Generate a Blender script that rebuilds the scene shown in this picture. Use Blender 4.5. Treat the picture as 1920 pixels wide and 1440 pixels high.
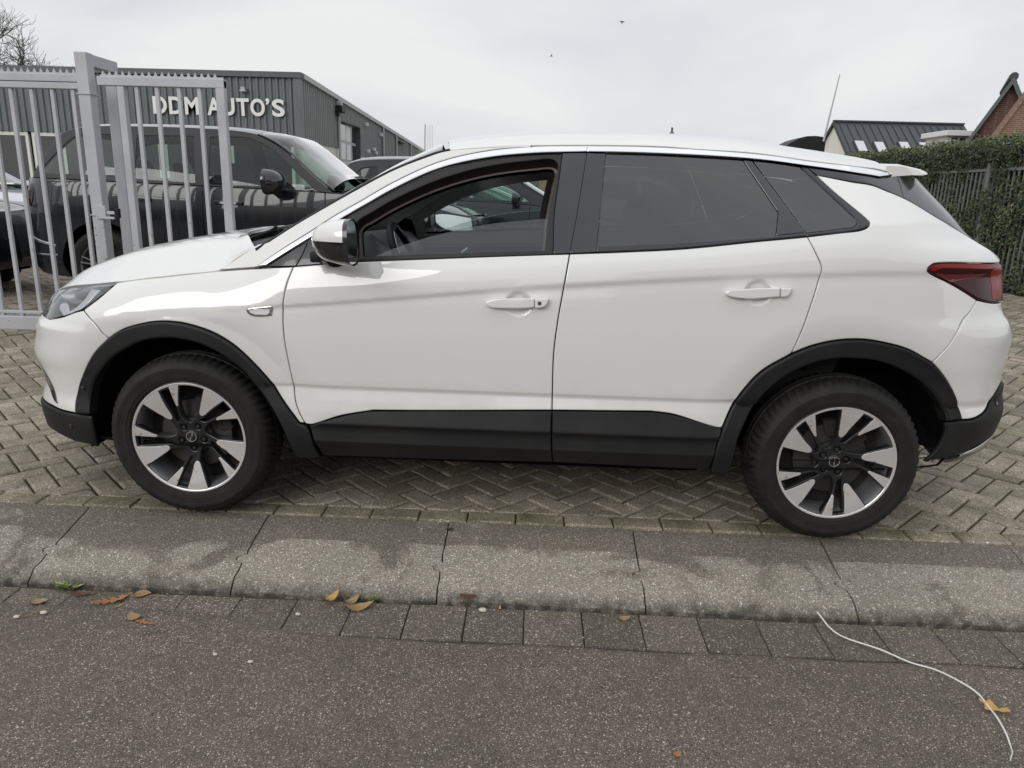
import bpy, bmesh, math, random
import numpy as np
from mathutils import Vector, Matrix
from mathutils.geometry import delaunay_2d_cdt
sc = bpy.context.scene
for o in list(bpy.data.objects): bpy.data.objects.remove(o)

# ---------------------------------------------------------------- camera
cam_d = bpy.data.cameras.new('camera'); cam = bpy.data.objects.new('camera', cam_d)
sc.collection.objects.link(cam); sc.camera = cam
cam_d.sensor_width = 36; cam_d.lens = 25.73; cam_d.clip_end = 1500; cam_d.clip_start = .05
def cam_axes(yaw, pitch, roll):
    f = np.array([math.sin(yaw)*math.cos(pitch), math.cos(yaw)*math.cos(pitch), -math.sin(pitch)])
    r0 = np.array([math.cos(yaw), -math.sin(yaw), 0]); u0 = np.cross(r0, f)
    return r0*math.cos(roll) + u0*math.sin(roll), -r0*math.sin(roll) + u0*math.cos(roll), f
_r, _u, _f = cam_axes(-.03065, .2566, .02853)
m = Matrix.Identity(4)
for i in range(3): m[i][0], m[i][1], m[i][2] = _r[i], _u[i], -_f[i]
m[0][3], m[1][3], m[2][3] = .09412, -3.74565, 1.37935
cam.matrix_world = m

# ---------------------------------------------------------------- overcast sky and the soft sun behind it
SUN_EL, SUN_ROT = math.radians(28), math.radians(212)
w = bpy.data.worlds.new('World'); sc.world = w; w.use_nodes = True
nt = w.node_tree; N = nt.nodes; Lk = nt.links
for n in list(N): N.remove(n)
out = N.new('ShaderNodeOutputWorld'); bg = N.new('ShaderNodeBackground'); Lk.new(bg.outputs[0], out.inputs[0])
sky = N.new('ShaderNodeTexSky'); sky.sky_type = 'NISHITA'; sky.sun_disc = False
sky.sun_elevation = SUN_EL; sky.sun_rotation = SUN_ROT; sky.dust_density = 3
tc = N.new('ShaderNodeTexCoord'); sep = N.new('ShaderNodeSeparateXYZ'); Lk.new(tc.outputs['Generated'], sep.inputs[0])
mp = N.new('ShaderNodeMapping'); mp.inputs['Scale'].default_value = (1.6, 1.6, 5.5); Lk.new(tc.outputs['Generated'], mp.inputs[0])
nz = N.new('ShaderNodeTexNoise'); nz.inputs['Scale'].default_value = 1.15; nz.inputs['Detail'].default_value = 5; nz.inputs['Roughness'].default_value = .5; nz.inputs['Distortion'].default_value = .4
Lk.new(mp.outputs[0], nz.inputs['Vector'])
cr = N.new('ShaderNodeValToRGB'); Lk.new(nz.outputs[0], cr.inputs[0])
cr.color_ramp.elements[0].position = .34; cr.color_ramp.elements[0].color = (.585, .61, .665, 1)
cr.color_ramp.elements[1].position = .66; cr.color_ramp.elements[1].color = (.80, .805, .80, 1)
e = cr.color_ramp.elements.new(.5); e.color = (.70, .72, .74, 1)
# cloud layer brighter towards the zenith, as an overcast sky is
p2 = N.new('ShaderNodeMath'); p2.operation = 'MULTIPLY'; Lk.new(sep.outputs['Z'], p2.inputs[0]); Lk.new(sep.outputs['Z'], p2.inputs[1])
p3 = N.new('ShaderNodeMath'); p3.operation = 'MULTIPLY_ADD'; Lk.new(p2.outputs[0], p3.inputs[0]); p3.inputs[1].default_value = .34; p3.inputs[2].default_value = .985
mul = N.new('ShaderNodeMix'); mul.data_type = 'RGBA'; mul.blend_type = 'MULTIPLY'; mul.inputs['Factor'].default_value = 1
Lk.new(cr.outputs[0], mul.inputs['A']); Lk.new(p3.outputs[0], mul.inputs['B'])
sk = N.new('ShaderNodeMix'); sk.data_type = 'RGBA'; sk.blend_type = 'MULTIPLY'; sk.inputs['Factor'].default_value = 1
Lk.new(sky.outputs[0], sk.inputs['A']); sk.inputs['B'].default_value = (.1, .1, .1, 1)
mix = N.new('ShaderNodeMix'); mix.data_type = 'RGBA'; mix.inputs['Factor'].default_value = .95
Lk.new(sk.outputs['Result'], mix.inputs['A']); Lk.new(mul.outputs['Result'], mix.inputs['B'])
Lk.new(mix.outputs['Result'], bg.inputs[0]); bg.inputs[1].default_value = 1.04
sd = bpy.data.lights.new('sun', 'SUN'); sd.energy = 1.15; sd.angle = math.radians(36); sd.color = (1, .985, .96)
so = bpy.data.objects.new('sun', sd); sc.collection.objects.link(so)
# light travels from behind the camera, a little from its right, downwards
dirv = Vector((.62, 1, -.54)).normalized()
so.rotation_euler = dirv.to_track_quat('-Z', 'Y').to_euler(); so.location = (0, -20, 20)
vs = sc.view_settings; vs.view_transform = 'Standard'; vs.look = 'None'; vs.exposure = .08; vs.gamma = 1; vs.use_curve_mapping = False
sc.cycles.max_bounces = 8; sc.cycles.transparent_max_bounces = 16; sc.cycles.glossy_bounces = 4; sc.cycles.diffuse_bounces = 4
sc.cycles.sample_clamp_indirect = 8; sc.cycles.blur_glossy = .3; sc.cycles.caustics_reflective = False; sc.cycles.caustics_refractive = False
# ---------------------------------------------------------------- helpers: materials
MATS = {}
def mat(name, col=(.5, .5, .5), rough=.5, metal=0., coat=0., spec=.5, build=None, coatr=.03, emis=None):
    m = bpy.data.materials.new(name); m.use_nodes = True; MATS[name] = m
    b = m.node_tree.nodes['Principled BSDF']
    b.inputs['Base Color'].default_value = (*col, 1); b.inputs['Roughness'].default_value = rough; b.inputs['Metallic'].default_value = metal
    b.inputs['Coat Weight'].default_value = coat; b.inputs['Coat Roughness'].default_value = coatr; b.inputs['Specular IOR Level'].default_value = spec
    if emis: b.inputs['Emission Color'].default_value = (*emis[:3], 1); b.inputs['Emission Strength'].default_value = emis[3]
    if build: build(m.node_tree, b)
    return m
class NT:
    """short hand for node building"""
    def __init__(s, nt): s.nt = nt; s.co = None
    def n(s, t, **k):
        n = s.nt.nodes.new(t)
        for a, v in k.items(): setattr(n, a, v)
        return n
    def l(s, a, b): s.nt.links.new(a, b)
    def coord(s, kind='Object', scale=(1, 1, 1), rot=(0, 0, 0)):
        if s.co is None: s.co = s.n('ShaderNodeTexCoord')
        m = s.n('ShaderNodeMapping'); m.inputs['Scale'].default_value = scale; m.inputs['Rotation'].default_value = rot
        if kind == 'World': g = s.n('ShaderNodeNewGeometry'); s.l(g.outputs['Position'], m.inputs[0])
        else: s.l(s.co.outputs[kind], m.inputs[0])
        return m.outputs[0]
    def noise(s, v, scale, detail=3, rough=.5, dist=0.):
        n = s.n('ShaderNodeTexNoise'); n.inputs['Scale'].default_value = scale; n.inputs['Detail'].default_value = detail
        n.inputs['Roughness'].default_value = rough; n.inputs['Distortion'].default_value = dist; s.l(v, n.inputs['Vector']); return n.outputs[0]
    def vor(s, v, scale, feature='F1', out='Distance', rnd=1.):
        n = s.n('ShaderNodeTexVoronoi'); n.feature = feature; n.inputs['Scale'].default_value = scale; n.inputs['Randomness'].default_value = rnd
        s.l(v, n.inputs['Vector']); return n.outputs[out]
    def ramp(s, v, stops, interp='LINEAR'):
        r = s.n('ShaderNodeValToRGB'); r.color_ramp.interpolation = interp; el = r.color_ramp.elements
        while len(el) < len(stops): el.new(.5)
        for e, (p, c) in zip(el, stops):
            e.position = p; e.color = (*c, 1) if hasattr(c, '__len__') else (c, c, c, 1)
        s.l(v, r.inputs[0]); return r.outputs[0]
    def mix(s, f, a, b, mode='MIX'):
        m = s.n('ShaderNodeMix'); m.data_type = 'RGBA'; m.blend_type = mode
        for k, v in (('Factor', f), ('A', a), ('B', b)):
            i = m.inputs[k] if k != 'Factor' else m.inputs[0]
            if k != 'Factor': i = [q for q in m.inputs if q.name == k and q.type == 'RGBA'][0]
            if isinstance(v, (int, float)): i.default_value = v if k == 'Factor' else (v, v, v, 1)
            elif isinstance(v, tuple): i.default_value = (*v, 1)
            else: s.l(v, i)
        return [q for q in m.outputs if q.type == 'RGBA'][0]
    def math(s, op, a, b=None, c=None):
        m = s.n('ShaderNodeMath'); m.operation = op
        for i, v in enumerate((a, b, c)):
            if v is None: continue
            if isinstance(v, (int, float)): m.inputs[i].default_value = v
            else: s.l(v, m.inputs[i])
        return m.outputs[0]
    def bump(s, h, strength, dist, normal=None):
        b = s.n('ShaderNodeBump'); b.inputs['Strength'].default_value = strength; b.inputs['Distance'].default_value = dist
        s.l(h, b.inputs['Height'])
        if normal is not None: s.l(normal, b.inputs['Normal'])
        return b.outputs[0]
    def island(s): return s.n('ShaderNodeNewGeometry').outputs['Random Per Island']
    def objrand(s): return s.n('ShaderNodeObjectInfo').outputs['Random']

def glass_mat(name, tint, ior=1.45, rough=0.0, refl=1.0):
    """thin sheet glass: tinted see-through plus Fresnel reflection"""
    m = bpy.data.materials.new(name); m.use_nodes = True; nt = m.node_tree; MATS[name] = m
    for n in list(nt.nodes): nt.nodes.remove(n)
    t = NT(nt); o = t.n('ShaderNodeOutputMaterial'); tr = t.n('ShaderNodeBsdfTransparent'); tr.inputs[0].default_value = (*tint, 1)
    g = t.n('ShaderNodeBsdfGlossy'); g.inputs['Roughness'].default_value = rough; g.inputs[0].default_value = (refl, refl, refl, 1)
    f = t.n('ShaderNodeFresnel'); f.inputs[0].default_value = ior; mx = t.n('ShaderNodeMixShader')
    f2 = t.math('MULTIPLY', f.outputs[0], 1.95)
    t.l(f2, mx.inputs[0]); t.l(tr.outputs[0], mx.inputs[1]); t.l(g.outputs[0], mx.inputs[2]); t.l(mx.outputs[0], o.inputs[0])
    return m

# ---------------------------------------------------------------- helpers: objects and things
COL = sc.collection
def link(name, me, mats=None, parent=None, **props):
    o = bpy.data.objects.new(name, me); COL.objects.link(o)
    if mats is not None and me is not None:
        for m_ in (mats if isinstance(mats, (list, tuple)) else [mats]): me.materials.append(MATS[m_] if isinstance(m_, str) else m_)
    if parent is not None: o.parent = parent
    for k, v in props.items(): o[k] = v
    return o
def thing(name, label, cat, loc=(0, 0, 0), rz=0., group=None):
    o = bpy.data.objects.new(name, None); COL.objects.link(o); o.empty_display_size = .2
    o.location = loc; o.rotation_euler = (0, 0, rz); o['label'] = label; o['category'] = cat
    if group: o['group'] = group
    return o
def tag(o, label, cat, group=None):
    o['label'] = label; o['category'] = cat
    if group: o['group'] = group
    return o
def kids(o): return [c for c in list(bpy.data.objects) if c.parent == o]
def copy_tree(o, parent=None):
    c = o.copy(); COL.objects.link(c); c.parent = parent
    for ch in kids(o): copy_tree(ch, c)
    return c
def mirror_part(o, parent=None):
    """the same part on the other flank of a thing whose mid plane is y = 0"""
    c = o.copy(); COL.objects.link(c); c.scale.y = -c.scale.y; c.location.y = -c.location.y
    for ch in kids(o):
        d = ch.copy(); COL.objects.link(d); d.parent = c
    return c
def pydata(verts, faces, smooth=False):
    me = bpy.data.meshes.new('mesh'); me.from_pydata([tuple(map(float, v)) for v in verts], [], [tuple(int(i) for i in f) for f in faces]); me.update()
    if smooth: me.shade_smooth()
    return me
def npmesh(V, F3, normals=None):
    me = bpy.data.meshes.new('mesh'); me.from_pydata(V.tolist(), [], F3.tolist()); me.update()
    me.shade_smooth()
    if normals is not None: me.normals_split_custom_set_from_vertices(normals.tolist())
    return me
class MB:
    """collects simple shapes into one mesh"""
    def __init__(s): s.v = []; s.f = []; s.mi = []; s.cur = 0
    def add(s, v, f):
        b = len(s.v); s.v += [tuple(map(float, q)) for q in v]; s.f += [tuple(i + b for i in q) for q in f]; s.mi += [s.cur]*len(f); return s
    def box(s, x0, x1, y0, y1, z0, z1, ch=0., M=None):
        if ch <= 0:
            v = [(x, y, z) for z in (z0, z1) for y in (y0, y1) for x in (x0, x1)]
            f = [(0, 2, 3, 1), (4, 5, 7, 6), (0, 1, 5, 4), (2, 6, 7, 3), (0, 4, 6, 2), (1, 3, 7, 5)]
        else:
            bm = bmesh.new(); bmesh.ops.create_cube(bm, size=1)
            for q in bm.verts: q.co = Vector(((x0+x1)/2 + q.co.x*(x1-x0), (y0+y1)/2 + q.co.y*(y1-y0), (z0+z1)/2 + q.co.z*(z1-z0)))
            bmesh.ops.bevel(bm, geom=list(bm.edges), offset=ch, segments=2, affect='EDGES', profile=.5)
            bm.verts.index_update(); v = [tuple(q.co) for q in bm.verts]; f = [tuple(q.index for q in g.verts) for g in bm.faces]; bm.free()
        if M is not None: v = [tuple(M @ Vector(q)) for q in v]
        return s.add(v, f)
    def tube(s, pts, r, n=8, caps=True, flat=None):
        """round bar along points; r a number or one per point; flat=(sx, sz) squashes"""
        P = [Vector(p) for p in pts]; v = []; f = []; rs = r if hasattr(r, '__len__') else [r]*len(P)
        up = None
        for i, p in enumerate(P):
            t = (P[min(i+1, len(P)-1)] - P[max(i-1, 0)]).normalized()
            if up is None: up = Vector((0, 0, 1)) if abs(t.z) < .9 else Vector((1, 0, 0))
            a = t.cross(up).normalized(); b = a.cross(t).normalized(); up = b
            for k in range(n):
                th = 2*math.pi*(k + .5)/n; v.append(p + a*(math.cos(th)*rs[i]*(flat[0] if flat else 1)) + b*(math.sin(th)*rs[i]*(flat[1] if flat else 1)))
        for i in range(len(P)-1):
            for k in range(n): f.append((i*n+k, i*n+(k+1) % n, (i+1)*n+(k+1) % n, (i+1)*n+k))
        if caps: f.append(tuple(range(n))[::-1]); f.append(tuple((len(P)-1)*n + k for k in range(n)))
        return s.add(v, f)
    def lathe(s, prof, n=32, axis='z', M=None, arc=None):
        """profile of (radius, height) turned about the axis"""
        v = []; f = []; m_ = len(prof); a0, a1 = arc or (0, 2*math.pi); N_ = n if not arc else n + 1
        for k in range(N_):
            th = a0 + (a1-a0)*k/n; c, s_ = math.cos(th), math.sin(th)
            for r, h in prof:
                q = (r*c, r*s_, h) if axis == 'z' else ((r*c, h, r*s_) if axis == 'y' else (h, r*c, r*s_))
                v.append(q)
        for k in range(n):
            k2 = (k+1) % n if not arc else k+1
            for i in range(m_-1): f.append((k*m_+i, k2*m_+i, k2*m_+i+1, k*m_+i+1))
        if M is not None: v = [tuple(M @ Vector(q)) for q in v]
        return s.add(v, f)
    def prism(s, poly, y0, y1, axis='y'):
        """polygon in the plane across the axis, given thickness"""
        n = len(poly)
        def q(p, h): return (p[0], h, p[1]) if axis == 'y' else ((p[0], p[1], h) if axis == 'z' else (h, p[0], p[1]))
        v = [q(p, y0) for p in poly] + [q(p, y1) for p in poly]
        f = [tuple(range(n)), tuple(range(n, 2*n))[::-1]] + [(i, i+n, (i+1) % n + n, (i+1) % n) for i in range(n)]
        return s.add(v, f)
    def mesh(s, smooth=False, fix=True):
        me = bpy.data.meshes.new('mesh'); me.from_pydata(s.v, [], s.f)
        me.polygons.foreach_set('material_index', s.mi)
        me.update()
        if fix:
            bm = bmesh.new(); bm.from_mesh(me); bmesh.ops.recalc_face_normals(bm, faces=bm.faces); bm.to_mesh(me); bm.free()
        if smooth:
            if smooth is True: me.shade_smooth()
            else:
                me.shade_smooth()
                me.set_sharp_from_angle(angle=math.radians(smooth))
        return me
    def obj(s, name, mats, parent=None, smooth=False, fix=True, **props): return link(name, s.mesh(smooth, fix), mats, parent, **props)

# ---------------------------------------------------------------- helpers: panels cut from a surface
def dens(poly, step=.012):
    """smooth between corners (third value 1), resample"""
    P = [(p[0], p[1]) for p in poly]; K = [len(p) > 2 and p[2] for p in poly]; n = len(P); out = []
    corners = [i for i in range(n) if K[i]]
    if not corners:
        d = catmull(P, 6, closed=True); return resample(d, step, True)
    for a, i in enumerate(corners):
        j = corners[(a+1) % len(corners)]; seq = [P[i]]; k = i
        while True:
            k = (k+1) % n; seq.append(P[k])
            if k == j: break
        d = catmull(seq, 8) if len(seq) > 2 else np.array(seq)
        out.append(resample(d, step, False)[:-1])
    return np.concatenate(out)
def resample(d, step, closed):
    if closed: d = np.concatenate([d, d[:1]])
    L = np.concatenate([[0], np.cumsum(np.hypot(*np.diff(d, axis=0).T))]); n = max(int(round(L[-1]/step)), 1)
    t = np.linspace(0, L[-1], n+1); r = np.stack([np.interp(t, L, d[:, 0]), np.interp(t, L, d[:, 1])], -1)
    return r[:-1] if closed else r
def area2(p): x, y = p[:, 0], p[:, 1]; return .5*np.sum(x*np.roll(y, -1) - np.roll(x, -1)*y)
def inset_poly(p, d):
    a = p - np.roll(p, 1, 0); b = np.roll(p, -1, 0) - p
    a /= np.maximum(np.linalg.norm(a, axis=1, keepdims=True), 1e-9); b /= np.maximum(np.linalg.norm(b, axis=1, keepdims=True), 1e-9)
    na = np.stack([-a[:, 1], a[:, 0]], -1); nb = np.stack([-b[:, 1], b[:, 0]], -1)
    m_ = na + nb; L = np.linalg.norm(m_, axis=1, keepdims=True); m_ = m_/np.maximum(L, 1e-6); c = np.clip((m_*na).sum(1, keepdims=True), .45, 1)
    return p + m_*d/c
def inside(pts, poly):
    x, y = pts[:, 0], pts[:, 1]; r = np.zeros(len(pts), bool); a = poly; b = np.roll(poly, -1, 0)
    for i in range(len(a)):
        if a[i, 1] == b[i, 1]: continue
        c = ((a[i, 1] > y) != (b[i, 1] > y)) & (x < (b[i, 0]-a[i, 0])*(y-a[i, 1])/(b[i, 1]-a[i, 1]) + a[i, 0]); r ^= c
    return r
def dist_poly(pts, poly):
    a = poly[None]; b = np.roll(poly, -1, 0)[None]; p = pts[:, None]
    ab = b-a; t = np.clip(((p-a)*ab).sum(-1)/np.maximum((ab**2).sum(-1), 1e-12), 0, 1)
    return np.sqrt((((a+ab*t[..., None])-p)**2).sum(-1)).min(1)
def panel(name, S, poly, mats, parent=None, holes=(), grid=.02, off=0., gap=.0025, edge=.004, flange=.018, step=.012, offf=None, round_=.6, back=False, **props):
    loops = [dens(poly, step)] + [dens(h, step) for h in holes]
    if area2(loops[0]) < 0: loops[0] = loops[0][::-1]
    loops = [loops[0]] + [l[::-1] if area2(l) > 0 else l for l in loops[1:]]
    O = [inset_poly(l, gap) for l in loops]; I = [inset_poly(l, gap + edge) for l in loops]
    lo, hi = I[0].min(0), I[0].max(0)
    gx, gy = np.meshgrid(np.arange(lo[0]+grid/2, hi[0], grid), np.arange(lo[1]+grid/2, hi[1], grid)); G = np.stack([gx.ravel(), gy.ravel()], -1)
    k = inside(G, I[0])
    for h in I[1:]: k &= ~inside(G, h)
    G = G[k]
    if len(G):
        dm = np.full(len(G), 9.)
        for l in I:
            for q in range(0, len(G), 2000): dm[q:q+2000] = np.minimum(dm[q:q+2000], dist_poly(G[q:q+2000], l))
        G = G[dm > grid*.35]
    V2 = []; E = []; b = 0
    for l in I:
        V2 += [Vector(p) for p in l.tolist()]; n = len(l); E += [(b+i, b+(i+1) % n) for i in range(n)]; b += n
    V2 += [Vector(p) for p in G.tolist()]
    r = delaunay_2d_cdt(V2, E, [], 0, 1e-7)
    vv = np.array([tuple(p) for p in r[0]]); ff = np.array([f for f in r[2] if len(f) == 3]); orig = r[3]
    cen = vv[ff].mean(1); k = inside(cen, I[0])
    for h in I[1:]: k &= ~inside(cen, h)
    ff = ff[k]
    a2 = np.cross(vv[ff[:, 1]]-vv[ff[:, 0]], vv[ff[:, 2]]-vv[ff[:, 0]]); ff[a2 < 0] = ff[a2 < 0][:, ::-1]
    def offs(p): return (off + (offf(p[:, 0], p[:, 1]) if offf else 0.)) * np.ones(len(p))
    P0 = S.P(vv[:, 0], vv[:, 1], offs(vv)); N0 = S.N(vv[:, 0], vv[:, 1])
    if offf:
        e = 2e-3
        A = S.P(vv[:, 0]+e, vv[:, 1], offs(vv+[e, 0])) - S.P(vv[:, 0]-e, vv[:, 1], offs(vv-[e, 0])); B = S.P(vv[:, 0], vv[:, 1]+e, offs(vv+[0, e])) - S.P(vv[:, 0], vv[:, 1]-e, offs(vv-[0, e]))
        N0 = np.cross(A, B); N0 /= np.linalg.norm(N0, axis=1, keepdims=True)
    Vs = [P0]; Ns = [N0]; Fs = [ff]; nb = len(P0)
    inv = {}
    for i, oo in enumerate(orig):
        for q in oo: inv[q] = i
    b = 0
    for l, o in zip(I, O):
        n = len(l); idx = np.array([inv.get(b+i, 0) for i in range(n)]); b += n
        nO = S.N(o[:, 0], o[:, 1]); pO = S.P(o[:, 0], o[:, 1], offs(l) - edge*round_)
        outd = S.P(o[:, 0], o[:, 1]) - S.P(l[:, 0], l[:, 1]); outd /= np.maximum(np.linalg.norm(outd, axis=1, keepdims=True), 1e-9)
        nr = nO*.75 + outd*.66; nr /= np.linalg.norm(nr, axis=1, keepdims=True)
        pF = S.P(o[:, 0], o[:, 1], offs(l) - flange)
        i1 = nb + np.arange(n); i2 = i1 + n; i3 = i2 + n; nb += 3*n
        Vs += [pO, pO, pF]; Ns += [nr, outd, outd]
        j = np.roll(np.arange(n), -1)
        Fs += [np.stack([idx, i1, i1[j]], -1), np.stack([idx, i1[j], idx[j]], -1), np.stack([i2, i3, i3[j]], -1), np.stack([i2, i3[j], i2[j]], -1)]
    V = np.concatenate(Vs); F = np.concatenate(Fs); Nn = np.concatenate(Ns)
    F = F[(F[:, 0] != F[:, 1]) & (F[:, 1] != F[:, 2]) & (F[:, 0] != F[:, 2])]
    me = bpy.data.meshes.new('mesh'); me.from_pydata(V.tolist(), [], F.tolist()); me.update(); me.shade_smooth()
    me.normals_split_custom_set_from_vertices(Nn.tolist())
    return link(name, me, mats, parent, **props)
# ---------------------------------------------------------------- materials
def _paint(nt, b):
    t = NT(nt); v = t.coord('Object'); n = t.noise(v, 900, 2); d = t.noise(v, 2.2, 4)
    c = t.mix(t.math('MULTIPLY', d, .10), (.82, .815, .795), (.64, .62, .57)); t.l(c, b.inputs['Base Color'])
    z = t.n('ShaderNodeSeparateXYZ'); t.l(t.co.outputs['Object'], z.inputs[0])
    dirt = t.ramp(z.outputs[2], [(.35, .30), (.75, .0)]); dn = t.noise(v, 9, 5, .65)
    c2 = t.mix(t.math('MULTIPLY', dirt, t.ramp(dn, [(.4, 0.), (.75, 1.)])), c, (.42, .38, .33)); t.l(c2, b.inputs['Base Color'])
mat('white_paint', rough=.38, coat=1., spec=.5, build=_paint, coatr=.015).node_tree.nodes['Principled BSDF'].inputs['Coat IOR'].default_value = 1.72
def _plast(nt, b):
    t = NT(nt); v = t.coord('Object'); n = t.noise(v, 700, 2); d = t.noise(v, 6, 5, .6)
    t.l(t.mix(t.ramp(d, [(.4, 0.), (.8, .5)]), (.008, .0085, .0095), (.024, .0225, .020)), b.inputs['Base Color']); t.l(t.bump(n, .25, .0006), b.inputs['Normal'])
mat('black_plastic', rough=.52, build=_plast, spec=.35)
mat('black_gloss', (.012, .012, .014), .06, coat=1.)
mat('trim_grey', (.022, .023, .027), .22, coat=.5)
mat('dark_void', (.006, .006, .006), .9, spec=.1)
mat('rubber_seal', (.015, .014, .014), .55)
mat('chrome', (.97, .97, .98), .10, 1.)
mat('satin_chrome', (.72, .73, .75), .22, 1.)
glass_mat('clear_glass', (.88, .94, .92), ior=1.4)
glass_mat('side_glass', (.70, .78, .77), ior=1.55)
glass_mat('privacy_glass', (.16, .165, .18), ior=1.60)
glass_mat('lamp_glass', (.93, .95, .96))
glass_mat('green_glass', (.80, .88, .85), ior=1.35)
def _rub(nt, b):
    t = NT(nt); v = t.coord('Object'); d = t.noise(v, 14, 5, .6); n = t.noise(v, 400, 2)
    t.l(t.mix(t.ramp(d, [(.35, 0.), (.75, 1.)]), (.010, .0095, .009), (.024, .021, .019)), b.inputs['Base Color']); t.l(t.bump(n, .3, .0007), b.inputs['Normal'])
mat('tyre_rubber', rough=.68, build=_rub, spec=.35)
mat('alloy_dark', (.022, .0225, .025), .32, .3, coat=.3)
mat('alloy_barrel', (.28, .28, .29), .36, .6)
def _mach(nt, b):
    t = NT(nt); v = t.coord('Object'); n = t.vor(v, 60); w = t.noise(v, 45, 6, .7)
    m_ = t.noise(v, 11, 3); f = t.math('MULTIPLY', t.ramp(w, [(.55, 0.), (.62, 1.)]), t.ramp(m_, [(.56, 0.), (.66, 1.)]))
    t.l(t.mix(f, (.80, .79, .78), (.30, .26, .21)), b.inputs['Base Color'])
mat('machined_alloy', rough=.34, metal=.6, build=_mach)
mat('disc_metal', (.10, .095, .09), .5, .8)
mat('cast_iron', (.03, .028, .026), .7, .3)
mat('dash_plastic', (.12, .128, .13), .5)
mat('dash_light', (.16, .17, .17), .6)
mat('headliner', (.84, .88, .86), .8); mat('lining_brown', (.26, .22, .20), .8)
mat('seat_cloth', (.075, .075, .078), .9)
mat('screen_grey', (.30, .36, .35), .15)
mat('lens_sheen', (.13, .010, .014), .08, coat=.6)
def _red(nt, b): b.inputs['Transmission Weight'].default_value = .0
mat('red_glow', (.24, .004, .008), .2, coat=.1, spec=.3)
mat('dark_red_lens', (.040, .002, .004), .10, coat=.05, spec=.3)
mat('lamp_white', (.85, .87, .9), .12, .2)
mat('amber', (.7, .25, .02), .2)
mat('steel_paint', (.36, .37, .40), .5)
# ---------------------------------------------------------------- curves and body surfaces
def herm(tab):
    """smooth monotone interpolation through a table of (x, y)"""
    xs = np.array([t[0] for t in tab], float); ys = np.array([t[1] for t in tab], float)
    h = np.diff(xs); d = np.diff(ys) / h
    m = np.zeros(len(xs)); m[0] = d[0]; m[-1] = d[-1]
    for i in range(1, len(xs) - 1):
        if d[i-1] * d[i] > 0:
            w1 = 2*h[i] + h[i-1]; w2 = h[i] + 2*h[i-1]
            m[i] = (w1 + w2) / (w1/d[i-1] + w2/d[i])
    def f(x):
        x = np.asarray(x, float); xc = np.clip(x, xs[0], xs[-1])
        i = np.clip(np.searchsorted(xs, xc, side='right') - 1, 0, len(xs) - 2)
        t = (xc - xs[i]) / h[i]
        return ((2*t**3 - 3*t**2 + 1)*ys[i] + (t**3 - 2*t**2 + t)*h[i]*m[i]
                + (-2*t**3 + 3*t**2)*ys[i+1] + (t**3 - t**2)*h[i]*m[i+1])
    return f

def smooth01(t):
    t = np.clip(t, 0, 1); return t*t*(3 - 2*t)

def catmull(pts, n=8, closed=False):
    """dense smooth polyline through points"""
    P = [np.array(p, float) for p in pts]; N = len(P); out = []
    rng = range(N if closed else N - 1)
    for i in rng:
        if closed: p0, p1, p2, p3 = P[(i-1) % N], P[i], P[(i+1) % N], P[(i+2) % N]
        else:
            p1, p2 = P[i], P[i+1]
            p0 = P[i-1] if i > 0 else 2*p1 - p2
            p3 = P[i+2] if i + 2 < N else 2*p2 - p1
        # centripetal
        t0 = 0.; t1 = t0 + max(np.linalg.norm(p1-p0), 1e-9)**.5; t2 = t1 + max(np.linalg.norm(p2-p1), 1e-9)**.5; t3 = t2 + max(np.linalg.norm(p3-p2), 1e-9)**.5
        for k in range(n):
            t = t1 + (t2-t1)*k/n
            A1 = (t1-t)/(t1-t0)*p0 + (t-t0)/(t1-t0)*p1; A2 = (t2-t)/(t2-t1)*p1 + (t-t1)/(t2-t1)*p2; A3 = (t3-t)/(t3-t2)*p2 + (t-t2)/(t3-t2)*p3
            B1 = (t2-t)/(t2-t0)*A1 + (t-t0)/(t2-t0)*A2; B2 = (t3-t)/(t3-t1)*A2 + (t-t1)/(t3-t1)*A3
            out.append((t2-t)/(t2-t1)*B1 + (t-t1)/(t2-t1)*B2)
    if not closed: out.append(P[-1])
    return np.array(out)

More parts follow.
